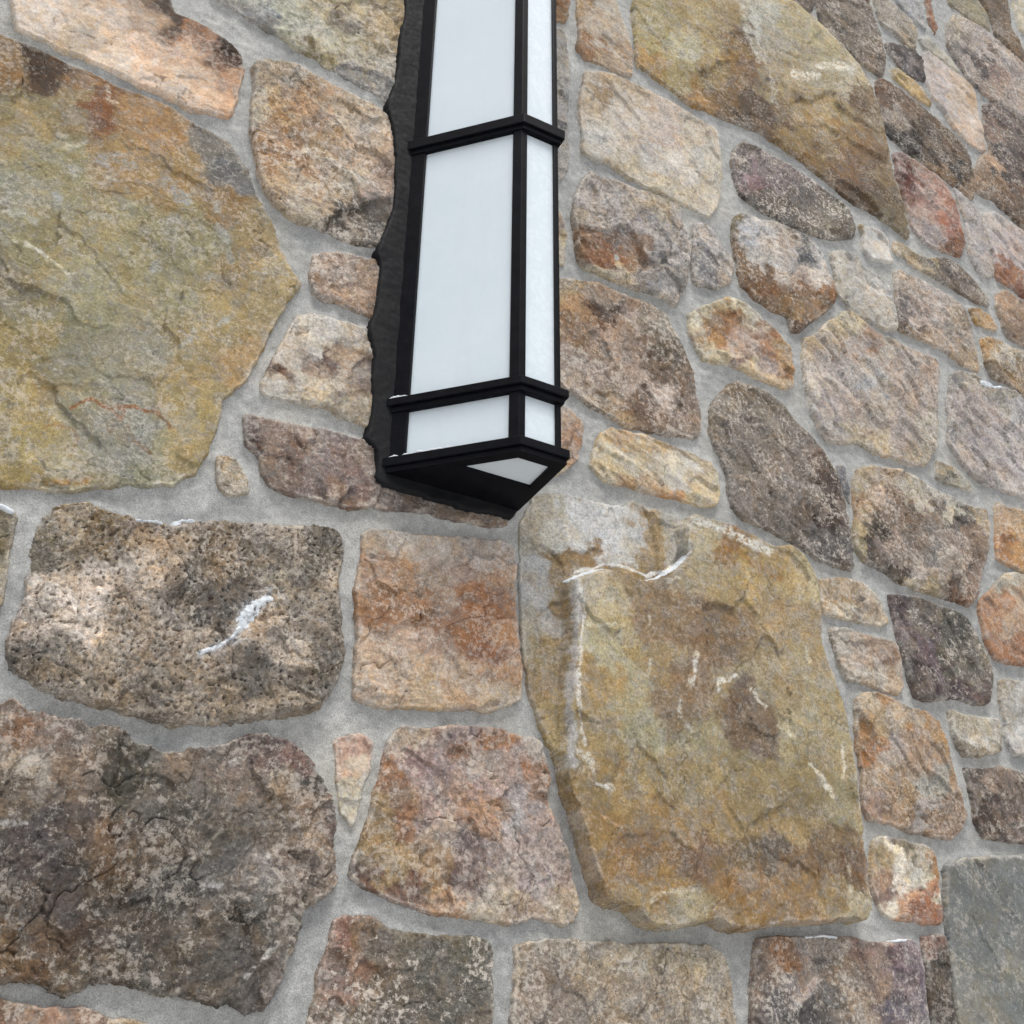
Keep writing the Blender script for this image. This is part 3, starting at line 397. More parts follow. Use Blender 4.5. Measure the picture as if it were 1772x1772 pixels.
S('grey rusty', '1010,305 1022,297 1040,308 1080,320 1120,335 1150,345 1175,360 1182,390 1195,420 1193,455 1188,480 1180,510 1172,528 1150,515 1120,500 1080,490 1045,475 1010,460 1000,440 997,400 992,365 998,340',
  '1020,320,b3a9a0 1060,340,b6aba2 1020,360,aba198 1050,380,b5a89e 1110,350,b8ab9c 1140,360,b9a684 1160,380,b0a79e 1010,380,a3906e 1020,410,8f6b4a 1060,410,7f5f47 1080,430,8f7a6c 1050,440,925f38 1090,450,8a6848 1120,400,aca4a0 1140,420,96908e 1150,440,5f5c5a 1170,430,b0a7a0 1120,470,a1968c 1150,470,94908c 1170,490,8f8a84 1040,465,c0b08c 1090,480,b8a684 1160,510,b5a898', h=.022, amp=.010, ter=.6, rnd=.015, speck=.45, pale=.45, grain=.9, relief=.9,
  steps=[('1000,385 1030,390 1055,398 1075,385 1100,400 1110,430 1130,460 1100,470 1060,465 1010,450', -.009), ('1110,390 1140,385 1158,410 1160,440 1135,462 1110,440', .010)], marks=[('1035,310 1050,345 1070,380', 3, '55504c', .6)])
S('small grey', '1202,383 1220,385 1240,405 1250,425 1265,440 1271,460 1265,485 1245,497 1220,492 1202,487 1200,450 1202,420', '1215,395,b0a8a0 1230,415,b5ada6 1220,440,8f8c8a 1230,455,6a6866 1255,440,a8a09a 1215,470,8a8683 1250,480,a89684 1265,465,aca49c', h=.02, amp=.007, rnd=.014, speck=.5, pale=.5, grain=.9, relief=.85)
S('white over rust', '1272,372 1285,367 1310,378 1350,385 1385,400 1410,420 1425,440 1435,470 1448,500 1449,515 1435,535 1415,550 1375,573 1365,545 1340,535 1310,515 1285,490 1280,460 1270,410',
  '1280,380,75653c 1300,390,b9b6b4 1295,405,c4c6ca 1340,395,b5ab9c 1340,420,a89484 1320,430,b9b2aa 1385,410,6d6b69 1395,435,5f6062 1410,425,a9a6a4 1280,430,7d5f3e 1290,460,80603a 1330,450,c3bcb2 1370,450,aaa29c 1420,470,c3bab0 1350,470,c0b4a6 1310,480,7f5a36 1340,500,8c6238 1380,500,977354 1400,480,b5a292 1430,505,96642f 1440,515,86592c 1370,530,94703e 1410,540,85694c 1380,560,614630', h=.026, amp=.009, ter=.5, rnd=.018, speck=.4, pale=.55, grain=.95, relief=.9)
S('purple speckled', '1272,258 1285,243 1310,255 1350,275 1390,300 1420,320 1455,345 1475,370 1483,395 1475,410 1440,412 1405,400 1370,388 1330,370 1300,350 1280,330 1272,300 1268,280',
  '1285,255,8f8278 1280,290,6e6464 1300,300,957a80 1310,310,8c6f74 1330,280,8a7d78 1340,310,85787a 1360,330,746a5e 1300,340,605850 1380,310,8d7d7a 1400,340,756c66 1350,365,655c52 1420,350,7d756a 1430,390,6e665a 1460,370,7f7869 1470,400,6a6054', h=.022, amp=.008, ter=.4, rnd=.016, speck=.55, pale=.8, grain=1.05, relief=.95)
S('pale block', '1012,125 1040,122 1080,135 1120,155 1160,175 1200,200 1240,222 1247,260 1250,300 1247,340 1235,365 1228,375 1200,360 1160,340 1120,320 1080,300 1055,282 1020,270 1008,258 1010,230 1003,190',
  '1025,135,b5a186 1030,160,a0845c 1015,165,b7a68c 1070,145,b7a384 1050,190,bdb2a0 1110,170,b8a68a 1100,200,bdb0a0 1150,195,bba894 1200,220,b9ac96 1040,230,c0b8aa 1100,250,bdb2a4 1160,240,bba99a 1220,260,bfb6a4 1140,290,c3bbad 1190,290,c3bcb0 1230,300,beb49c 1080,285,bcae92 1150,325,bdae8e 1210,340,bfb298 1225,365,c3b8a2', led=.7, h=.018, amp=.0035, ter=.3, rnd=.011, speck=.3, pale=.4, grain=.7, relief=.55)
S('top tan small', '998,-60 1000,20 1003,60 1000,80 1015,100 1050,115 1080,125 1095,128 1095,90 1085,50 1070,15 1055,-60', '1010,10,a58452 1040,10,aca08c 1020,40,b8a286 1060,40,b7a890 1010,70,9a6a34 1025,85,a87440 1050,70,b9a890 1080,100,ba9a74 1050,105,b39670', h=.018, amp=.004, rnd=.014, speck=.3, pale=.35, grain=.75, relief=.6)
S('huge tan brown', '1097,-80 1098,0 1100,60 1103,105 1125,125 1160,150 1200,180 1245,200 1290,215 1340,240 1380,270 1420,300 1460,335 1510,365 1540,385 1575,412 1572,380 1560,340 1545,290 1535,240 1525,195 1510,150 1490,115 1465,85 1425,45 1395,20 1370,0 1320,-80',
  '1130,20,b0a070 1200,20,b09c6a 1150,70,a89964 1220,70,a79462 1260,30,a08a60 1290,60,7f6344 1270,100,94743f 1310,30,bcb9a6 1330,80,aca086 1370,40,b5a67c 1430,80,b9ac82 1130,110,b08c4e 1180,120,a5945e 1230,120,9c8450 1190,90,b0aa8a 1260,140,8a6e48 1290,120,85684a 1340,130,9c8a64 1390,110,b0a07a 1440,130,aea078 1480,130,bdb291 1220,170,a07c44 1260,180,7f623e 1300,180,5f4c38 1330,190,5d4a39 1360,190,7f6a4c 1400,180,a08a5c 1450,190,a18c5c 1480,170,6f5638 1500,190,806a4c 1520,220,94866a 1320,220,755c42 1380,240,927848 1430,240,a08658 1460,230,8f7144 1500,250,836848 1400,280,86683c 1450,290,7d6040 1500,300,6d5540 1530,300,857050 1440,310,755a3c 1490,340,5f4c3a 1530,350,6b5a42 1550,380,7a6a4c', cell=.2, dsat=.11, rough=.8, led=.5, lumf=.9, h=.022, amp=.004, ter=.6, rnd=.010, speck=.3, pale=.35, vein=.2, grain=.85, relief=.65,
  marks=[('1285,15 1292,50 1300,75 1312,105', 10, 'c0beb0', .7), ('1305,30 1320,80 1330,130 1345,180', 8, 'cfcdc0', .5), ('1375,125 1400,133 1415,128', 13, 'e2ded2', .85), ('1420,115 1440,110 1475,120', 13, 'dcd8ca', .8), ('1195,90 1205,100', 14, 'bdbdae', .6)])
S('brown sliver by lamp', '930,-60 985,-60 986,0 984,28 975,36 930,30', '970,5,80582e 978,20,8f6a3e', h=.012, amp=.003, rnd=.01, speck=.3, pale=.2, grain=.8, relief=.6)
S('grey sliver by lamp', '930,45 976,50 983,90 986,140 981,200 986,290 970,312 930,300', '975,70,98938c 978,120,9b968e 975,200,8f8c88 978,280,a09b94', h=.009, amp=.003, rnd=.01, speck=.35, pale=.3, grain=.8, relief=.6)
S('tan sliver by lamp', '930,355 970,366 980,400 977,440 972,458 930,450', '972,385,8c7a6a 974,430,ac9a74', h=.010, amp=.003, rnd=.01, speck=.3, pale=.3, grain=.8, relief=.6)
S('top dark tip', '1350,-60 1372,0 1395,25 1405,20 1413,0 1412,-60', '1385,0,6a5c50 1398,15,5c5046 1390,-40,6a5c50', h=.02, amp=.005, rnd=.014, speck=.4, pale=.4, grain=1.0, relief=.9)
S('top grey brown', '1415,-60 1417,20 1425,45 1450,70 1475,90 1500,115 1528,130 1534,110 1528,70 1515,30 1505,0 1495,-60', '1430,20,75695b 1460,30,807364 1490,30,84776a 1450,60,6e6356 1490,80,7a6e60 1520,110,7a6a5a', h=.02, amp=.006, rnd=.016, speck=.5, pale=.6, grain=1.0, relief=.9)
S('top pale grey', '1508,-60 1515,10 1527,40 1550,55 1570,78 1585,82 1589,60 1580,35 1555,15 1535,-5 1525,-60', '1525,10,9c9486 1545,30,9e968a 1570,50,958c7e 1583,70,a39880', h=.018, amp=.005, rnd=.013, speck=.45, pale=.5, grain=.95, relief=.8)
S('dark charcoal', '1533,72 1560,78 1583,84 1597,100 1602,140 1580,132 1560,118 1548,100 1536,90', '1545,85,5a5452 1570,95,544e4e 1560,110,857a76 1590,120,4f4a4c', h=.016, amp=.005, rnd=.012, speck=.4, pale=.5, grain=1.0, relief=.8)
S('blue white', '1535,-60 1545,-10 1562,12 1585,35 1603,52 1598,28 1592,5 1580,-60', '1560,0,a4a6aa 1585,25,a8a9aa', h=.016, amp=.004, rnd=.01, speck=.4, pale=.4, grain=.9, relief=.7)
S('rust sliver', '1588,-60 1603,10 1609,38 1619,60 1623,50 1614,15 1606,-60', '1608,20,8a5638 1616,48,94603c', h=.014, amp=.004, rnd=.008, speck=.3, pale=.3, grain=.9, relief=.7)
S('yellow small', '1544,118 1552,115 1570,130 1595,150 1612,175 1612,182 1595,175 1570,155 1548,130', '1555,125,b39a60 1580,148,b2955a 1605,175,a5864a', h=.014, amp=.003, rnd=.01, speck=.25, pale=.3, grain=.8, relief=.6, ani=-40)
S('dark brown long', '1518,138 1525,135 1550,148 1580,170 1610,195 1640,220 1665,245 1675,260 1685,300 1690,330 1685,343 1660,325 1630,305 1600,285 1570,260 1540,235 1530,215 1520,180', '1525,150,77583e 1550,170,6f5742 1580,190,76614e 1545,210,a09080 1535,220,4a443e 1560,230,3f3b38 1600,220,6a5a4a 1630,240,75624e 1590,250,46403c 1630,280,5c4f44 1660,270,6f5d4c 1655,300,3f3c3b 1680,320,8f7558 1640,300,7d6040', h=.02, amp=.006, ter=.4, rnd=.014, speck=.4, pale=.5, grain=1.0, relief=.85, ani=-45)
S('light pink', '1597,95 1605,88 1630,105 1660,130 1688,155 1692,190 1703,230 1706,262 1680,250 1655,225 1635,190 1615,165 1603,140', '1605,105,c8b8ac 1630,120,c6b3a6 1660,140,c2aa92 1680,160,bd9c74 1630,165,cbbab0 1660,190,c8b4a2 1690,220,c9b3a0 1680,245,c3a68c', h=.018, amp=.003, rnd=.011, speck=.2, pale=.3, grain=.6, relief=.55)
S('pale sliver', '1592,66 1605,63 1625,80 1645,100 1662,124 1650,118 1620,95 1597,78', '1605,72,b8b2a2 1630,90,b5ad98 1650,112,bfb7a4', h=.012, amp=.003, rnd=.009, speck=.3, pale=.3, grain=.8, relief=.6)
S('pinkish large right', '1640,40 1655,22 1680,35 1710,55 1740,80 1772,108 1870,160 1870,280 1772,203 1740,185 1700,160 1675,130 1655,100 1640,75', '1655,40,a89e8c 1680,50,aca298 1655,70,8a8074 1700,70,b0a29a 1730,90,b5a89e 1690,105,655a5a 1700,115,625656 1670,115,a3958a 1730,130,8a7670 1760,130,a8948a 1720,160,9a8574 1760,180,ab9686', h=.022, amp=.006, ter=.4, rnd=.016, speck=.4, pale=.55, grain=.95, relief=.85)
S('brown top right', '1690,-60 1742,-10 1748,20 1752,50 1772,85 1800,120 1795,140 1772,106 1740,75 1722,55 1712,20 1692,-10 1670,-60', '1720,10,75624e 1735,40,7d6a55 1760,80,846c52 1725,50,6e5e4c', h=.02, amp=.005, rnd=.012, speck=.35, pale=.35, grain=.9, relief=.8)
S('olive top right', '1625,-60 1650,-15 1690,-6 1708,22 1717,54 1690,40 1665,22 1645,8', '1665,5,8a8062 1690,20,948b6a 1708,45,8f8466', h=.016, amp=.004, rnd=.01, speck=.3, pale=.3, grain=.85, relief=.7)
S('cream corner', '1747,-60 1755,15 1770,55 1830,100 1830,-60', '1760,10,bdb49c 1775,50,c0b79e', h=.018, amp=.004, rnd=.012, speck=.3, pale=.3, grain=.7, relief=.6)
S('dark mauve right', '1705,178 1725,175 1772,210 1880,280 1890,470 1772,392 1750,370 1720,345 1700,335 1688,325 1690,290 1698,268 1716,262 1712,240 1703,215', '1715,190,7a655c 1735,200,6a5c58 1760,230,75665e 1720,225,8a7468 1740,260,5f5452 1705,285,b08c68 1715,280,b8926a 1735,300,524a48 1760,290,6c5c54 1710,325,94785c 1750,350,7a6250 1770,370,75604e', h=.022, amp=.007, ter=.4, rnd=.014, speck=.4, pale=.55, grain=1.0, relief=.9, ani=-50)
S('rosy red', '1548,265 1560,262 1590,280 1625,305 1645,330 1655,355 1665,390 1672,420 1666,443 1640,435 1615,425 1595,412 1580,390 1570,350 1555,310', '1555,275,a88a80 1562,300,70423a 1570,320,7a4a40 1580,290,b0917e 1610,310,b58c78 1590,340,b28a78 1630,340,b48470 1650,370,b07a64 1600,370,b5978a 1640,400,ab705a 1590,395,b0a098 1620,410,a3948e 1655,420,875638 1665,435,95633e', h=.02, amp=.005, ter=.5, rnd=.013, speck=.3, pale=.4, grain=.8, relief=.75, ani=-50)
S('grey sliver right', '1650,322 1670,338 1690,360 1705,390 1712,430 1722,475 1712,482 1692,470 1680,445 1678,410 1668,370', '1665,340,a5a09e 1690,380,a39c9a 1695,430,a19a98 1710,465,ab9e94', h=.014, amp=.004, rnd=.01, speck=.35, pale=.4, grain=.8, relief=.7)
S('pale pink right', '1699,372 1720,365 1740,378 1772,398 1870,450 1870,585 1772,512 1750,495 1728,480 1723,440 1708,405', '1715,375,beb4ac 1730,400,bfb0aa 1760,410,bcaca6 1735,440,bdaca6 1765,450,b8a49c 1740,465,8f5f44 1755,485,a06a40 1768,500,7a4a34', h=.02, amp=.004, ter=.5, rnd=.012, speck=.25, pale=.35, grain=.7, relief=.7, ani=-50)
S('tan and dark', '1547,415 1565,422 1585,440 1610,447 1640,445 1665,462 1690,490 1710,515 1712,530 1690,522 1655,500 1620,480 1590,465 1565,445 1548,435', '1555,425,b9a684 1575,440,ae9a72 1595,458,b09a72 1620,455,74685c 1640,465,6a6058 1660,480,75695f 1690,505,7f7268 1705,522,857a6a', h=.016, amp=.005, rnd=.013, speck=.4, pale=.55, grain=.95, relief=.8)
S('white shard', '1488,385 1500,392 1520,395 1538,415 1540,440 1546,455 1525,450 1505,445 1495,430 1496,405', '1495,390,ab9468 1510,405,c2bdb4 1525,420,c6c3bc 1520,440,c0bcb4 1540,450,c4c1ba', h=.02, amp=.004, ter=.6, rnd=.01, speck=.25, pale=.3, grain=.6, relief=.7)
S('white pitted', '1438,435 1460,433 1480,440 1500,465 1520,475 1540,495 1548,520 1552,545 1555,570 1530,565 1500,550 1480,545 1465,520 1450,505 1447,475', '1450,445,bab6ab 1470,460,b7b3a8 1500,475,bcb8b0 1530,495,c6c3bd 1480,500,b3afa5 1520,520,b5afa4 1530,545,b6b1a6 1490,535,b0ab9e', h=.02, amp=.006, ter=.6, rnd=.012, speck=.3, pale=.4, grain=.75, relief=.8)
S('pinkish streaked', '1550,470 1560,467 1580,478 1605,490 1640,510 1670,535 1680,555 1685,590 1694,625 1696,642 1670,630 1635,605 1610,590 1585,580 1560,568 1555,530 1552,500', '1560,480,b09a82 1585,495,a89684 1610,510,b8a596 1650,530,a8998a 1570,530,7f7470 1580,555,6f6460 1600,540,b5a396 1630,550,bda998 1570,570,8f7654 1660,560,998a7a 1620,585,b39e88 1660,600,b8a28c 1685,625,b7a080', h=.022, amp=.007, ter=.5, rnd=.014, speck=.35, pale=.5, grain=.9, relief=.85, ani=-45)
S('orange small', '1680,533 1695,532 1715,545 1727,568 1710,567 1690,558 1683,545', '1695,540,a8803f 1712,555,b08748', h=.014, amp=.003, rnd=.01, speck=.25, pale=.3, grain=.8, relief=.7)
S('tan edge', '1724,510 1740,502 1772,520 1870,560 1870,655 1772,597 1750,585 1735,560 1728,535', '1735,515,ae8c6a 1760,535,a58568 1750,570,8f7358', h=.018, amp=.004, rnd=.012, speck=.35, pale=.4, grain=.9, relief=.75)
S('brown edge', '1700,585 1715,582 1750,598 1772,608 1870,650 1870,740 1772,685 1750,665 1720,650 1708,630', '1710,595,a88450 1735,610,b5aa96 1750,620,aaa08c 1715,630,8a7458 1760,640,96784e 1745,655,7f6a50', h=.02, amp=.006, rnd=.013, speck=.45, pale=.5, grain=1.0, relief=.85)
S('pink large', '1395,585 1415,575 1435,555 1460,538 1480,540 1500,560 1530,580 1560,595 1590,610 1612,615 1625,622 1625,680 1624,750 1622,775 1605,803 1575,800 1545,790 1515,783 1490,765 1460,765 1435,758 1420,740 1405,700 1395,660 1390,620',
  '1400,600,b09a78 1440,570,b5a27e 1470,550,c2b490 1430,610,aea096 1480,590,b0a094 1510,590,aa8f7a 1540,600,b9ab98 1570,625,a89a8e 1610,640,aa907a 1400,650,bdb2a4 1440,650,b3a59c 1490,640,b5aa9e 1510,660,a8a6a4 1550,650,b09c8c 1600,680,b29c8a 1400,680,c3bdb2 1440,700,a99c96 1480,700,afa096 1530,690,b5a490 1580,720,b8a898 1430,740,a59a90 1500,740,ac9e90 1470,757,b8a480 1510,775,b8a684 1560,750,b0a094 1610,750,b5aa96 1590,790,b3a48a 1570,770,9f8e7c', h=.024, amp=.008, ter=.6, rnd=.016, speck=.3, pale=.5, grain=.85, relief=.85, ani=-50)
S('mauve grey', '1648,650 1660,640 1685,645 1700,655 1720,672 1740,670 1772,682 1870,720 1870,920 1772,858 1740,848 1710,835 1680,815 1660,790 1645,765 1648,730 1644,690', '1655,660,8f8c88 1680,655,b3a794 1675,700,ada19c 1660,740,8d8886 1700,700,aa9e98 1730,690,a09682 1750,710,b5b1b0 1700,760,aba09c 1740,750,b0a7a4 1680,790,a89c96 1730,810,aea39e 1765,800,b3a9a6 1700,820,a0948c', h=.026, amp=.007, ter=.6, rnd=.016, speck=.3, pale=.45, grain=.8, relief=.8, ani=-55, marks=[('1705,680 1725,720 1745,760 1752,800', 4, '6d655e', .6)])
S('small olive', '1622,797 1640,803 1660,815 1680,838 1682,850 1660,842 1640,835 1622,828', '1630,808,a89268 1632,825,77705e 1650,822,b3aa92 1672,842,b0a68c', h=.014, amp=.004, rnd=.01, speck=.3, pale=.4, grain=.85, relief=.7)
S('dark chip', '1449,805 1460,806 1467,835 1471,872 1460,852 1453,825', '1456,815,75757a 1464,850,6a6a6c', h=.008, amp=.002, rnd=.008, speck=.4, pale=.3, grain=.9, relief=.7)

# ------------------------------------------------------------------ the wall
wall = bpy.data.objects.new('stone_wall', None); C.objects.link(wall); wall.location = (1.0, WALL_Y, 0)
wall['label'] = 'rubble stone wall of brown, tan and grey stones set in pale grey mortar'; wall['category'] = 'wall'
WORG = np.array([1.0, WALL_Y, 0.0])
SEAL = chaikin(pts('701,-60 701,0 700,30 692,64 690,101 683,142 671,173 670,190 681,220 684,278 683,325 679,366 661,406 650,433 659,454 656,491 649,535 640,559 639,576 647,604 646,641 643,658 646,697 639,740 632,760 650,773 652,807 648,830 668,838 697,846 728,854 747,864 784,870 804,881 832,885 860,886 889,899 903,877 912,800 914,700 918,0 918,-60'), 2, .22)
SEAL_H = 0.020
_sx, _sz = unproj(SEAL[:, 0], SEAL[:, 1], SEAL_H)

STONE_POLY = []; STONE_P = []
def stone_heights(sd, X, Z, p, seed):
    """height above the mortar plane for signed distance sd"""
    jit = p.get('jit', .8)
    sd = sd + jit * (.0050 * fbm(X, Z, 15, 2, seed + 40) + .0036 * fbm(X, Z, 48, 3, seed + 50) + .0016 * fbm(X, Z, 170, 2, seed + 55)) + .0034
    rnd, h = p['rnd'] * .34, p['h'] * (.52 if not p.get('_steps') else .72); base = .02
    p0 = base / (h + base); t0 = 1 - math.sqrt(max(0, 1 - p0 * p0))
    t = np.clip(sd / rnd + t0, 0, 1); prof = np.sqrt(np.clip(1 - (1 - t) ** 2, 0, 1))
    z = -base + (h + base) * prof
    ang = math.radians(p.get('ani', (seed * 47) % 180)); st = 2.2 if 'ani' in p else 1.35
    U = X * math.cos(ang) + Z * math.sin(ang); W = (-X * math.sin(ang) + Z * math.cos(ang)) * st
    wx = .02 * fbm(X, Z, 14, 3, seed + 5); U = U + wx; W = W + .02 * fbm(X, Z, 14, 3, seed + 6)
    big = fbm(U, W, 5.5, 3, seed + 1); fine = fbm(U, W, 60, 3, seed + 3, .55)
    ter = p.get('ter', .3); led = p.get('led', 1.0); m = smooth(-.1, 1.0, sd / .011)
    cz = p.get('cell', .085)
    wu = U + .30 * cz * fbm(X, Z, 1.1 / cz, 4, seed + 15, .55); ww = W + .30 * cz * fbm(X, Z, 1.1 / cz, 4, seed + 16, .55)
    f1, i1 = facets(wu, ww, cz, seed + 7, .085, .0022); f2, i2 = facets(wu + 3.3, ww, cz * .38, seed + 17, .075, .0008)
    q3 = (fbm(U, W, 9, 4, seed + 10, .5) + .04 * fine) * 4; f3 = np.floor(q3); fl3 = (f3 + smooth(.88, 1, q3 - f3)) / 4
    crk = np.abs(fbm(U, W, 5, 4, seed + 30, .5)); crk = smooth(.013, .003, crk) * smooth(.0, .25, fbm(X, Z, 6, 2, seed + 33))
    rough = p.get('rough', 1.0)
    z = z + m * (p['amp'] * big + led * ((.55 + .6 * ter) * (1.15 * f1 + .75 * f2) + ter * .009 * fl3)
                 + rough * (.0008 * fine + .0011 * fbm(U, W, 26, 3, seed + 2)) - .004 * p.get('crack', 1.0) * crk)
    p['_lay'] = (i1, f3 + i2 % 3, crk)
    if p.get('pits'):
        pn = fbm(X, Z, 42, 3, seed + 12, .55); z = z - p['pits'] * .004 * smooth(.34, .62, pn) * m
        pn = fbm(X, Z, 130, 2, seed + 14, .5); z = z - p['pits'] * .006 * smooth(.50, .62, pn) * m
    for sp, dh, sw in p.get('_steps', ()):
        ssd = poly_sdf(sp[:, 0], sp[:, 1], X, Z) + .005 * fbm(X, Z, 30, 5, seed + 20, .62)
        z = z + dh * np.clip(ssd / sw + .5, 0, 1) * smooth(0, .006, sd + .006)
    inn = smooth(.003, .010, sd); z = np.maximum(z, inn * (.0035 + .0015 * fbm(X, Z, 40, 2, seed + 23)) - (1 - inn) * .03)
    return z, sd
def stone_tint(PX, PY, X, Z, cols, marks, seed, sd=None, lumf=1.0, lay=None, dsat=.2):
    sc = p_scale(PX, PY)
    wx = PX + 44 * fbm(X, Z, 12, 6, seed + 60, .62) / sc; wy = PY + 44 * fbm(X, Z, 12, 6, seed + 70, .62) / sc
    tot = 0; acc = 0
    for cx, cy, hx in cols:
        d2 = (wx - cx) ** 2 + (wy - cy) ** 2 + 30.0
        w = d2 ** -3.6; tot = tot + w; acc = acc + w[..., None] * srgb(hx)
    col = acc / tot[..., None]
    g = (col @ np.array([.3, .6, .1]))[..., None]; col = (col + (g - col) * dsat) * lumf; col = .75 * np.clip(col, 1e-4, 1) ** .95
    lum = 1 + .24 * fbm(X, Z, 26, 5, seed + 80, .62) + .13 * fbm(X, Z, 6, 3, seed + 82)
    if lay is not None:     # each split layer of the stone has its own shade
        l2, l3, crk = lay
        r2 = np.sin(l2 * 12.9898 + seed) * 43758.5; r2 = r2 - np.floor(r2) - .5; r3 = np.sin(l3 * 78.233 + seed) * 24634.6; r3 = r3 - np.floor(r3) - .5
        lum = lum * (1 + .20 * r2 + .12 * r3); col = col * (1 + r2[..., None] * np.array([.06, 0, -.08]))
        lum = lum * (1 - .3 * crk)
    col = col * lum[..., None]
    hue = fbm(X, Z, 16, 4, seed + 84, .6)[..., None]
    col = col * (1 + hue * np.array([.07, 0, -.09]))
    for line, wd, hx, st in marks:
        d = line_dist(pts(line), wx * .16 + PX * .84, wy * .16 + PY * .84)
        vw = .55 + .9 * smooth(-.5, .5, fbm(X, Z, 28, 3, seed + 89, .6)); br = smooth(-.35, .1, fbm(X, Z, 75, 4, seed + 90, .8)) if st < 1 else 1.0; st = st if st < 1 else st - 1
        a = (st * br * smooth(wd * .75, wd * .25, d / vw))[..., None]
        col = col * (1 - a) + srgb(hx) * .82 * a
    if sd is not None:      # broken edges show fresher, paler stone
        a = (.6 * smooth(.011, .003, sd + .006 * fbm(X, Z, 50, 3, seed + 95)) * smooth(-.35, .35, fbm(X, Z, 18, 3, seed + 97)))[..., None]
        col = col * (1 - a) + (col * .5 + .26 * np.array([1, .96, .86])) * a
    return np.clip(col, .004, .95)
def p_scale(PX, PY): return 1.0
CAMZ = CAM_H
def make_stone(key, sdf_fn, bb, pitch, cols_fn, p, seed):
    x0, x1, z0, z1 = bb; pad = .012
    xs = np.arange(x0 - pad, x1 + pad + pitch, pitch); zs = np.arange(z0 - pad, z1 + pad + pitch, pitch)
    X, Z = np.meshgrid(xs, zs)
    sd = sdf_fn(X, Z)
    h, sd2 = stone_heights(sd, X, Z, p, seed)
    sdS = poly_sdf(_sx, _sz, X, Z) if (x1 > _sx.min() - .05 and x0 < _sx.max() + .05) else np.full(X.shape, -1.0)
    h = np.where(sdS > -.004, np.minimum(h, SEAL_H - .008), h)
    keep = sd2 > -.006
    if keep.sum() < 6: return None
    col = cols_fn(X, Z, sd2, h)
    cx, cz = (x0 + x1) / 2, (z0 + z1) / 2
    loc = (cx - WORG[0], 0.0, cz + CAMZ)
    o = grid_obj('stone', X - WORG[0], -h, Z + CAMZ, keep, M_STONE, wall, col, loc)
    for k in ('speck', 'pale', 'vein', 'grain', 'relief'): o[k] = float(p.get(k, 0.0))
    o['gscale'] = float(.62 + .55 * ((seed * 0.618) % 1.0))
    return o

for i, (key, outline, cols, kw) in enumerate(STONES):
    p = dict(kw); pl = chaikin(outline, 1, .10)
    wx_, wz_ = unproj(pl[:, 0], pl[:, 1], .5 * p['h'])
    STONE_POLY.append((wx_, wz_))
    st = []
    for sp, dh, *sw in p.get('steps', ()):
        q = chaikin(pts(sp), 1, .2); a, b = unproj(q[:, 0], q[:, 1], p['h'] * .8); st.append((np.stack([a, b], -1), dh, sw[0] if sw else .005))
    p['_steps'] = st
    cpx, cpy = np.clip(pl[:, 0], 0, 1772).mean(), np.clip(pl[:, 1], 0, 1772).mean()
    a = np.array(unproj(cpx, cpy)); b = np.array(unproj(cpx + 1.73, cpy)); c = np.array(unproj(cpx, cpy + 1.73))
    pitch = float(np.clip(1.05 * math.sqrt(np.linalg.norm(a - b) * np.linalg.norm(a - c)), .0016, .009))
    mk = p.get('marks', ()); seed = i * 5 + 3
    def cf(X, Z, sd, h, cols=cols, mk=mk, seed=seed, lumf=p.get('lumf', 1.0), p=p):
        PX, PY = proj(X, Z, h); return stone_tint(PX, PY, X, Z, cols, mk, seed, sd, lumf, p['_lay'], p.get('dsat', .2))
    STONE_P.append((p, seed, (wx_, wz_)))
    make_stone(key, lambda X, Z: poly_sdf(wx_, wz_, X, Z), (wx_.min(), wx_.max(), wz_.min(), wz_.max()), pitch, cf, p, seed)

# stones of the same wall beyond the picture's edge: cells of a jittered pattern, kept clear of the traced stones
FX = np.array([unproj(*q)[0] for q in ((-60, -60), (1835, -60), (1835, 1835), (-60, 1835))])
FZ = np.array([unproj(*q)[1] for q in ((-60, -60), (1835, -60), (1835, 1835), (-60, 1835))])
X0, X1, Z0, Z1 = -1.25, 4.9, -CAM_H - .02, 5.2
rng = np.random.RandomState(11); seeds = []
row = 0; z = Z0 + .15
while z < Z1 + .3:
    rh = .30 + .14 * rng.rand(); x = X0 + rng.rand() * .3
    while x < X1 + .4:
        w = .30 + .30 * rng.rand(); seeds.append((x + w / 2, z + (rng.rand() - .5) * .16)); x += w
    z += rh; row += 1
seeds = np.array(seeds)
PAL = ['8a7a66', 'a3906f', 'b09c84', '75695c', 'a98c70', '96836e', 'b3a68e', '6b6054', 'a08458', '8f7d70']
nf = 0
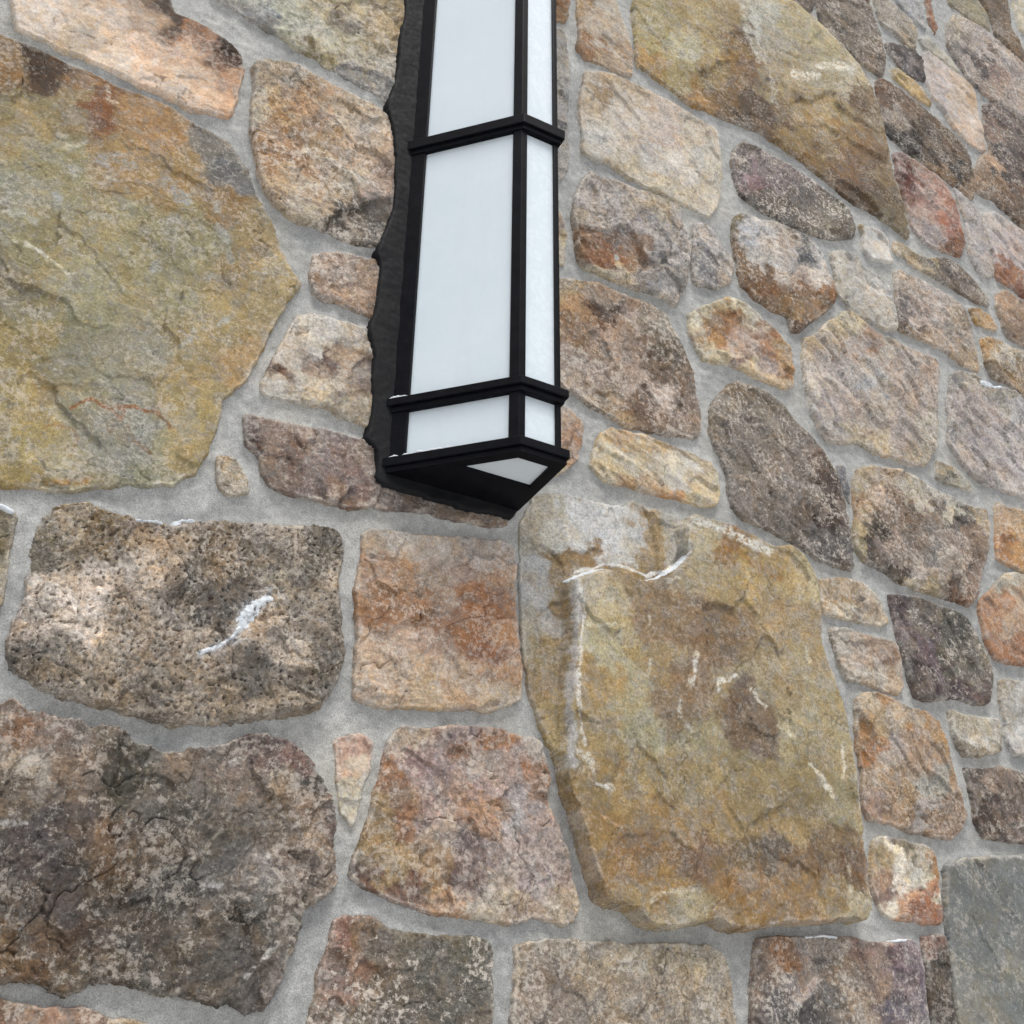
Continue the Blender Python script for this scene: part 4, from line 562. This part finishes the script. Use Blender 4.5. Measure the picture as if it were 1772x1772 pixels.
for k, (sx, sz) in enumerate(seeds):
    if not (X0 < sx < X1 and Z0 < sz < Z1): continue
    din = poly_sdf(FX, FZ, np.array([sx]), np.array([sz]))[0]
    if din > .28: continue
    near = np.argsort((seeds[:, 0] - sx) ** 2 + (seeds[:, 1] - sz) ** 2)[1:14]
    def sdf(X, Z):
        d = np.full(X.shape, .5)
        wxx = X + .03 * fbm(X, Z, 3.0, 2, 3); wzz = Z + .03 * fbm(X, Z, 3.0, 2, 4)
        for j in near:
            ax, az = seeds[j]; nx, nz = ax - sx, az - sz; L = math.hypot(nx, nz)
            d = np.minimum(d, L / 2 - ((wxx - sx) * nx + (wzz - sz) * nz) / L)
        d = d - .019
        d = np.minimum(d, -poly_sdf(FX, FZ, X, Z) - .0) if False else d
        for (qx, qz) in STONE_POLY:
            if qx.max() < X.min() - .05 or qx.min() > X.max() + .05 or qz.max() < Z.min() - .05 or qz.min() > Z.max() + .05: continue
            d = np.minimum(d, -poly_sdf(qx, qz, X, Z) - .028)
        fr = -poly_sdf(FX, FZ, X, Z)           # never inside the traced part of the wall
        d = np.minimum(d, fr - .004)
        return np.minimum(d, Z - Z0 - .03)
    r = .42
    Xs, Zs = np.meshgrid(np.arange(sx - r, sx + r, .02), np.arange(sz - r, sz + r, .02)); t = sdf(Xs, Zs); ok = t > 0
    if ok.sum() < 25: continue
    bb = (Xs[ok].min() - .02, Xs[ok].max() + .02, Zs[ok].min() - .02, Zs[ok].max() + .02)
    c1, c2, c3 = [PAL[q] for q in rng.choice(len(PAL), 3, replace=False)]
    cc = [(c1, rng.rand(2)), (c1, rng.rand(2)), (c2, rng.rand(2)), (c3, rng.rand(2))]
    def cf(X, Z, sd, h, cc=cc, bb=bb, k=k):
        wx = X + .06 * fbm(X, Z, 8, 4, k + 60); wz = Z + .06 * fbm(X, Z, 8, 4, k + 70); tot = 0; acc = 0
        for hx, q in cc:
            d2 = (wx - bb[0] - q[0] * (bb[1] - bb[0])) ** 2 + (wz - bb[2] - q[1] * (bb[3] - bb[2])) ** 2 + 1e-4
            w = d2 ** -2; tot = tot + w; acc = acc + w[..., None] * srgb(hx)
        return np.clip(acc / tot[..., None] * .72 * (1 + .15 * fbm(X, Z, 30, 4, k + 80))[..., None], .01, .9)
    p = dict(h=.016 + .012 * rng.rand(), amp=.004 + .005 * rng.rand(), ter=.5, rnd=.016, speck=.35, pale=.45, vein=.1, grain=.9, relief=.8)
    if make_stone('filler', sdf, bb, .010, cf, p, 500 + k): nf += 1
print('filler stones', nf)

# mortar bed: one sheet, tooled back between the stones
mp = .006
mx = np.arange(X0 - .1, X1 + .1, mp); mz = np.arange(Z0 - .1, Z1 + .1, mp)
MX, MZ = np.meshgrid(mx, mz); md = np.full(MX.shape, -.05)
for (qx, qz) in STONE_POLY:
    i0, i1 = np.searchsorted(mx, [qx.min() - .05, qx.max() + .05]); j0, j1 = np.searchsorted(mz, [qz.min() - .05, qz.max() + .05])
    if i1 - i0 < 2 or j1 - j0 < 2: continue
    md[j0:j1, i0:i1] = np.maximum(md[j0:j1, i0:i1], poly_sdf(qx, qz, MX[j0:j1, i0:i1], MZ[j0:j1, i0:i1]))
mh = .0030 * fbm(MX, MZ, 7, 3, 3) + .0020 * fbm(MX, MZ, 50, 3, 9, .6) - .0030 * smooth(-.003, -.016, md) + .0030 * fbm(MX, MZ, 20, 3, 13)
grid_obj('mortar', MX - WORG[0], -mh, MZ + CAMZ, np.ones(MX.shape, bool), M_MORTAR, wall)
def box(x0, x1, y0, y1, z0, z1):
    v = [(x, y, z) for z in (z0, z1) for y in (y0, y1) for x in (x0, x1)]
    return v, [(0, 2, 3, 1), (4, 5, 7, 6), (0, 1, 5, 4), (2, 6, 7, 3), (0, 4, 6, 2), (1, 3, 7, 5)]
v, f = box(X0 - .09 - WORG[0], X1 + .08 - WORG[0], .012, .42, 0.0, Z1 + .08 + CAM_H)
mesh_obj('backing_wall', v, f, M_MORTAR, wall)

# ------------------------------------------------------------------ the lantern
def plan_pt(px, py, zz):
    c = np.array([px - CXY, -(py - CXY), -F_PX]); w = ROT @ c; w = w * zz / w[2]; return w[:2]
Bx, Bz = unproj(900., 875., SEAL_H - .004); ZB = float(Bz)
LIP = [np.array(plan_pt(*q, ZB)) for q in ((660, 803), (902, 766), (987, 792))]     # left, front, right corner of the rim
yb = WALL_Y - SEAL_H + .004
Lp, Fp, Rp = LIP; yF = (Fp[1] + Rp[1]) / 2; Fp[1] = Rp[1] = yF; Bp = np.array([float(Bx), yb]); Lp = np.array([Lp[0] + (yb - Lp[1]) * (Lp[0] - Fp[0]) / (Lp[1] - Fp[1]) * .0, yb])
OUT = [Lp, Fp, Rp, Bp]
LORG = np.array([(Lp[0] + Bp[0]) / 2, yb, ZB + CAM_H])
def inset(poly, ds):
    """move each edge i (i->i+1) inwards by ds[i]; the polygon runs L, F, R, B"""
    n = len(poly); res = []; cen = sum(poly) / n
    def edge(i):
        a, b = poly[i], poly[(i + 1) % n]; d = (b - a) / np.linalg.norm(b - a); nn = np.array([-d[1], d[0]])
        if nn @ (cen - a) < 0: nn = -nn
        return a + nn * ds[i], d
    for i in range(n):
        a, d = edge(i - 1); b, e = edge(i); A = np.array([[d[0], -e[0]], [d[1], -e[1]]]); t = np.linalg.solve(A, b - a); res.append(a + d * t[0])
    return res
BODY = inset(OUT, [.009, .012, .011, 0.0])
lan = bpy.data.objects.new('wall_lantern', None); C.objects.link(lan); lan.location = LORG
lan['label'] = 'tall black metal wall lantern with white opal glass panes'; lan['category'] = 'lantern'
def prism(name, poly, z0, z1, mat, bevel=.0015, parent=lan, edge=None):
    n = len(poly); v = [(q[0] - LORG[0], q[1] - LORG[1], z0 - ZB) for q in poly] + [(q[0] - LORG[0], q[1] - LORG[1], z1 - ZB) for q in poly]
    f = [tuple(range(n))[::-1], tuple(range(n, 2 * n))] + [(i, (i + 1) % n, n + (i + 1) % n, n + i) for i in range(n)]
    o = mesh_obj(name, v, f, mat, parent)
    import bmesh
    bm = bmesh.new(); bm.from_mesh(o.data); bmesh.ops.recalc_face_normals(bm, faces=bm.faces)
    if bevel: bmesh.ops.bevel(bm, geom=list(bm.edges), offset=bevel, segments=2, affect='EDGES', profile=.5)
    bm.to_mesh(o.data); bm.free()
    o.data.polygons.foreach_set('use_smooth', [False] * len(o.data.polygons))
    return o
def ring(name, outer, inner, z0, z1, mat, closed=False, bevel=.0015, parent=lan):
    """a flat bar that follows L-F-R-B (open at the wall) between two plan polygons"""
    n = len(outer); V = []
    for zz in (z0, z1):
        for q in outer: V.append((q[0] - LORG[0], q[1] - LORG[1], zz - ZB))
        for q in inner: V.append((q[0] - LORG[0], q[1] - LORG[1], zz - ZB))
    F = []; m = 2 * n; rngi = range(n if closed else n - 1)
    for i in rngi:
        j = (i + 1) % n
        F += [(i, j, m + j, m + i), (n + j, n + i, m + n + i, m + n + j), (j, i, n + i, n + j), (m + i, m + j, m + n + j, m + n + i)]
    if not closed: F += [(0, m, m + n, n), (n - 1, 2 * n - 1, m + 2 * n - 1, m + n - 1)]
    o = mesh_obj(name, V, F, mat, parent)
    import bmesh
    bm = bmesh.new(); bm.from_mesh(o.data); bmesh.ops.recalc_face_normals(bm, faces=bm.faces)
    if bevel: bmesh.ops.bevel(bm, geom=[e for e in bm.edges if e.calc_face_angle(0) > .2], offset=bevel, segments=2, affect='EDGES', profile=.5)
    bm.to_mesh(o.data); bm.free()
    return o
def lerp(a, b, t): return a + (b - a) * t
bl, bf, br, bb_ = BODY
def zF(py):           # height of a photo row at the front edge of the lantern
    c = ROT @ np.array([901 - CXY, -(py - CXY), -F_PX]); c = c * Fp[1] / c[1]; return float(c[2])
Z_BANDS = [(zF(660), zF(647)), (zF(207), zF(192))]
gap = Z_BANDS[1][0] - Z_BANDS[0][0]
Z_BANDS.append((Z_BANDS[1][0] + gap, Z_BANDS[1][1] + gap))
TOP0 = Z_BANDS[2][1] + .10; Z_LIP = (zF(767), zF(752)); TOP = (TOP0, TOP0 + .02)
INN = inset(BODY, [.018, .018, .018, 0.0])
# corner posts, each its own bar; the panes sit back behind their faces
def post(a, b, wa, depth, nrm):
    pass
def bar_on(a, b, t0, t1, depth=.014):
    """plan rectangle on edge a->b between distances t0, t1 (metres)"""
    d = (b - a) / np.linalg.norm(b - a); nn = np.array([-d[1], d[0]]); cen = sum(BODY) / 4
    if nn @ (cen - a) < 0: nn = -nn
    p, q = a + d * t0, a + d * t1; return [p, q, q + nn * depth, p + nn * depth]
zp0, zp1 = Z_LIP[1] - .004, TOP[0] + .004
Llen = np.linalg.norm(bf - bl)
prism('post', bar_on(bl, bf,   .000, .035), zp0, zp1, M_BLACK)
dF1 = (bl - bf) / Llen; dF2 = (br - bf) / np.linalg.norm(br - bf)
wf = .016; inn = inset(BODY, [.014, .014, .014, 0.0])
prism('post', [bf + dF1 * .0185, bf, bf + dF2 * .0135, np.array([bf[0] + dF2[0] * .0135, inn[1][1]]), bf + dF1 * .0185 + (inn[1] - bf)], zp0, zp1, M_BLACK, .0012)
dR = (bb_ - br) / np.linalg.norm(bb_ - br)
prism('post', [br - dF2 * .010, br, br + dR * .020, br + dR * .020 - dF2 * .010], zp0, zp1, M_BLACK, .0012)
prism('post', [bb_ - dR * .045, bb_, bb_ - dF2 * .014, bb_ - dR * .045 - dF2 * .014], zp0, zp1, M_BLACK, .0012)
# rim, three bands and top rim
RIN = inset(OUT, [.028, .028, .028, 0.0])
for (a, b) in Z_BANDS:
    band = ring('band', OUT, RIN, a, b, M_BLACK)
    ring('band_flange', inset(OUT, [.006, .006, .006, 0]), RIN, a - .012, a - .0005, M_BLACK, parent=band)
CL = inset(OUT, [.028, .028, .028, .10])
ring('bottom_rim', OUT, inset(OUT, [.03, .03, .03, 0]), Z_LIP[0], Z_LIP[1], M_BLACK)
ring('top_rim', OUT, inset(OUT, [.03, .03, .03, 0]), TOP[0], TOP[1], M_BLACK)
UND = inset(OUT, [.005, .005, .004, 0.0])
# underside: a black frame plate round the down-light pane
hole = inset(OUT, [.026, .028, .026, .088])
plate = ring('bottom_plate', UND, hole, Z_LIP[0] - .012, Z_LIP[0] - .0006, M_BLACK, closed=True, bevel=.001)
prism('bottom_pane', inset(OUT, [.022, .024, .022, .084]), Z_LIP[0] - .006, Z_LIP[0] - .0026, M_OPAL, 0, plate)
prism('top_plate', inset(OUT, [.004, .004, .004, 0]), TOP[1] + .0005, TOP[1] + .012, M_BLACK)
# panes, between the bands
zc = [Z_LIP[1]] + [x for a, b in Z_BANDS for x in (a - .012, b)] + [TOP[0]]
for k in range(0, len(zc), 2):
    for (a, b, t0, t1) in ((bl, bf, .028, Llen - .012), (bf, br, .010, np.linalg.norm(br - bf) - .008), (br, bb_, .014, np.linalg.norm(bb_ - br) - .038)):
        d = (b - a) / np.linalg.norm(b - a); nn = np.array([-d[1], d[0]])
        if nn @ (sum(BODY) / 4 - a) < 0: nn = -nn
        prism('pane', [q + nn * .0075 for q in bar_on(a, b, t0, t1, .004)], zc[k] - .003, zc[k + 1] + .003, M_OPAL_REFLECTION if a is bf else M_OPAL, 0)
# charcoal sealant bed between lantern and stones, its edge run in and out of the stone faces
sx = np.arange(_sx.min() - .02, _sx.max() + .02, .004); sz = np.arange(_sz.min() - .02, TOP[1] + .05, .004)
top_add = [(a, b) for a, b in zip(_sx, _sz)]
SPX, SPZ = _sx.copy(), _sz.copy(); hi = SPZ > _sz.max() - .02
SPZ[hi] = TOP[1] + .03
SX, SZ = np.meshgrid(sx, sz)
ssd = poly_sdf(SPX, SPZ, SX, SZ) + .0022 * fbm(SX, SZ, 24, 3, 21, .5)
sh = -.012 + (SEAL_H + .012) * np.sqrt(np.clip(1 - (1 - np.clip(ssd / .0035 + .2, 0, 1)) ** 2, 0, 1)) + (.0016 * fbm(SX, SZ, 16, 3, 25) + .0008 * fbm(SX, SZ, 70, 2, 28)) * smooth(0, .01, ssd) - .0016
seal = grid_obj('sealant_bed', SX - LORG[0], WALL_Y - sh - LORG[1], SZ + CAM_H - LORG[2], ssd > -.002, M_SEAL, lan)

# ------------------------------------------------------------------ snow
def snow(key, line, px_w, thick, label, seed):
    """a film of snow over part of one stone: it follows the stone's own relief, thick in the middle and thinning out"""
    k = [t[0] for t in STONES].index(key); p, sseed, (qx, qz) = STONE_P[k]
    L = np.array(pts(line)); x, z = unproj(L[:, 0], L[:, 1], p['h'] * .8)
    a = np.array(unproj(L[0, 0], L[0, 1])); b = np.array(unproj(L[0, 0], L[0, 1] + 1)); w = px_w * np.linalg.norm(a - b) * .5
    g = .0016; xs = np.arange(x.min() - 2 * w - .01, x.max() + 2 * w + .01, g); zs = np.arange(z.min() - 2 * w - .01, z.max() + 2 * w + .01, g)
    X, Z = np.meshgrid(xs, zs); h, _ = stone_heights(poly_sdf(qx, qz, X, Z), X, Z, p, sseed)
    mh_ = 0.0
    h = np.maximum(h, mh_)
    WX = X + w * .7 * fbm(X, Z, 35, 4, seed, .65); WZ = Z + w * .7 * fbm(X, Z, 35, 4, seed + 5, .65)
    d = line_dist(list(zip(x, z)), WX, WZ) / w * (1 + .6 * fbm(X, Z, 25, 3, seed + 9))
    t = thick * (np.sqrt(np.clip(1 - d * d, 0, 1)) * (.8 + .4 * fbm(X, Z, 40, 2, seed + 11))) - .0012 - .0010 * smooth(-.1, .5, fbm(X, Z, 130, 3, seed + 15, .7))
    org = np.array([x.mean(), WALL_Y - p['h'], z.mean() + CAM_H])
    o = grid_obj('snow_patch', X, WALL_Y - h - t, Z + CAM_H, (t > -.0011), M_SNOW, None, None, org)
    o['label'] = label; o['category'] = 'snow'; o['group'] = 'snow left on ledges'
    return o
PG = 'porous grey brown'
snow(PG, '416,1082 428,1062 445,1046 464,1036', 24, .0032, 'snow clump lying in a hollow of the porous grey brown stone', 1)
snow(PG, '345,1132 380,1118 405,1100 414,1088', 8, .0036, 'thin trail of snow running down from the clump on the porous stone', 2)
snow('big tan layered', '995,994 1012,987 1050,975 1075,979 1118,995 1150,991 1180,973 1197,955', 6, .0040, 'wavy line of snow on the ledge of the layered tan stone', 3)
snow(PG, '238,898 262,899 280,901', 6, .007, 'thin snow along the top edge of the porous grey brown stone', 4)
snow(PG, '308,900 318,896 332,899', 12, .009, 'small snow lump on top of the porous grey brown stone', 5)
snow('mauve grey', '1704,660 1715,664 1732,668', 8, .007, 'small snow patch on the joint above the mauve grey stone', 6)
snow('bottom mauve', '1400,1620 1425,1618 1450,1621', 5, .005, 'thin snow on top of the mauve stone beside the grey slate', 7)
snow('bottom mauve', '1548,1628 1560,1627 1572,1626', 5, .005, 'short streak of snow on the mauve stone next to the narrow dark stone', 8)
snow('left sliver', '-6,871 8,876 22,884', 6, .006, 'snow on the corner of the sliver beside the porous stone', 9)
def snow_on_rim(zt, t0, t1, label, seed, w=.008):
    d = Fp - Lp; Ls = np.linalg.norm(d); d = d / Ls; nn = np.array([-d[1], d[0]])
    if nn @ (Bp - Lp) < 0: nn = -nn
    n = 60; m = 7; V = []; org = np.array([*(Lp + d * (t0 + t1) / 2 + nn * .006), zt + CAM_H])
    for i in range(n):
        t = t0 + (t1 - t0) * i / (n - 1); e = math.sin(math.pi * i / (n - 1)) ** .5 + .02
        k = max(.05, .42 + .75 * fbm(np.array([t]), np.array([seed * .7]), 60, 4, seed)[0]) * e
        for j in range(m):
            a = math.pi * j / (m - 1); q = Lp + d * t + nn * (.0045 + w * .6 * math.cos(a) * min(1, k + .2))
            V.append((q[0] - org[0], q[1] - org[1], zt + CAM_H - org[2] + .0105 * k * math.sin(a) - .0003))
    F = [(i * m + j, i * m + j + 1, (i + 1) * m + j + 1, (i + 1) * m + j) for i in range(n - 1) for j in range(m - 1)]
    F += [(i * m + m - 1, i * m, (i + 1) * m, (i + 1) * m + m - 1) for i in range(n - 1)] + [tuple(range(m)), tuple(range((n - 1) * m, n * m))[::-1]]
    o = mesh_obj('snow_patch', V, F, M_SNOW, None, True); o.location = org
    o['label'] = label; o['category'] = 'snow'; o['group'] = 'snow left on ledges'
snow_on_rim(Z_LIP[1], .006, .16, 'snow dusting on the bottom rim of the black wall lantern', 3)
snow_on_rim(Z_BANDS[0][1], .004, .055, 'snow dusting on the lower band of the black wall lantern', 5)
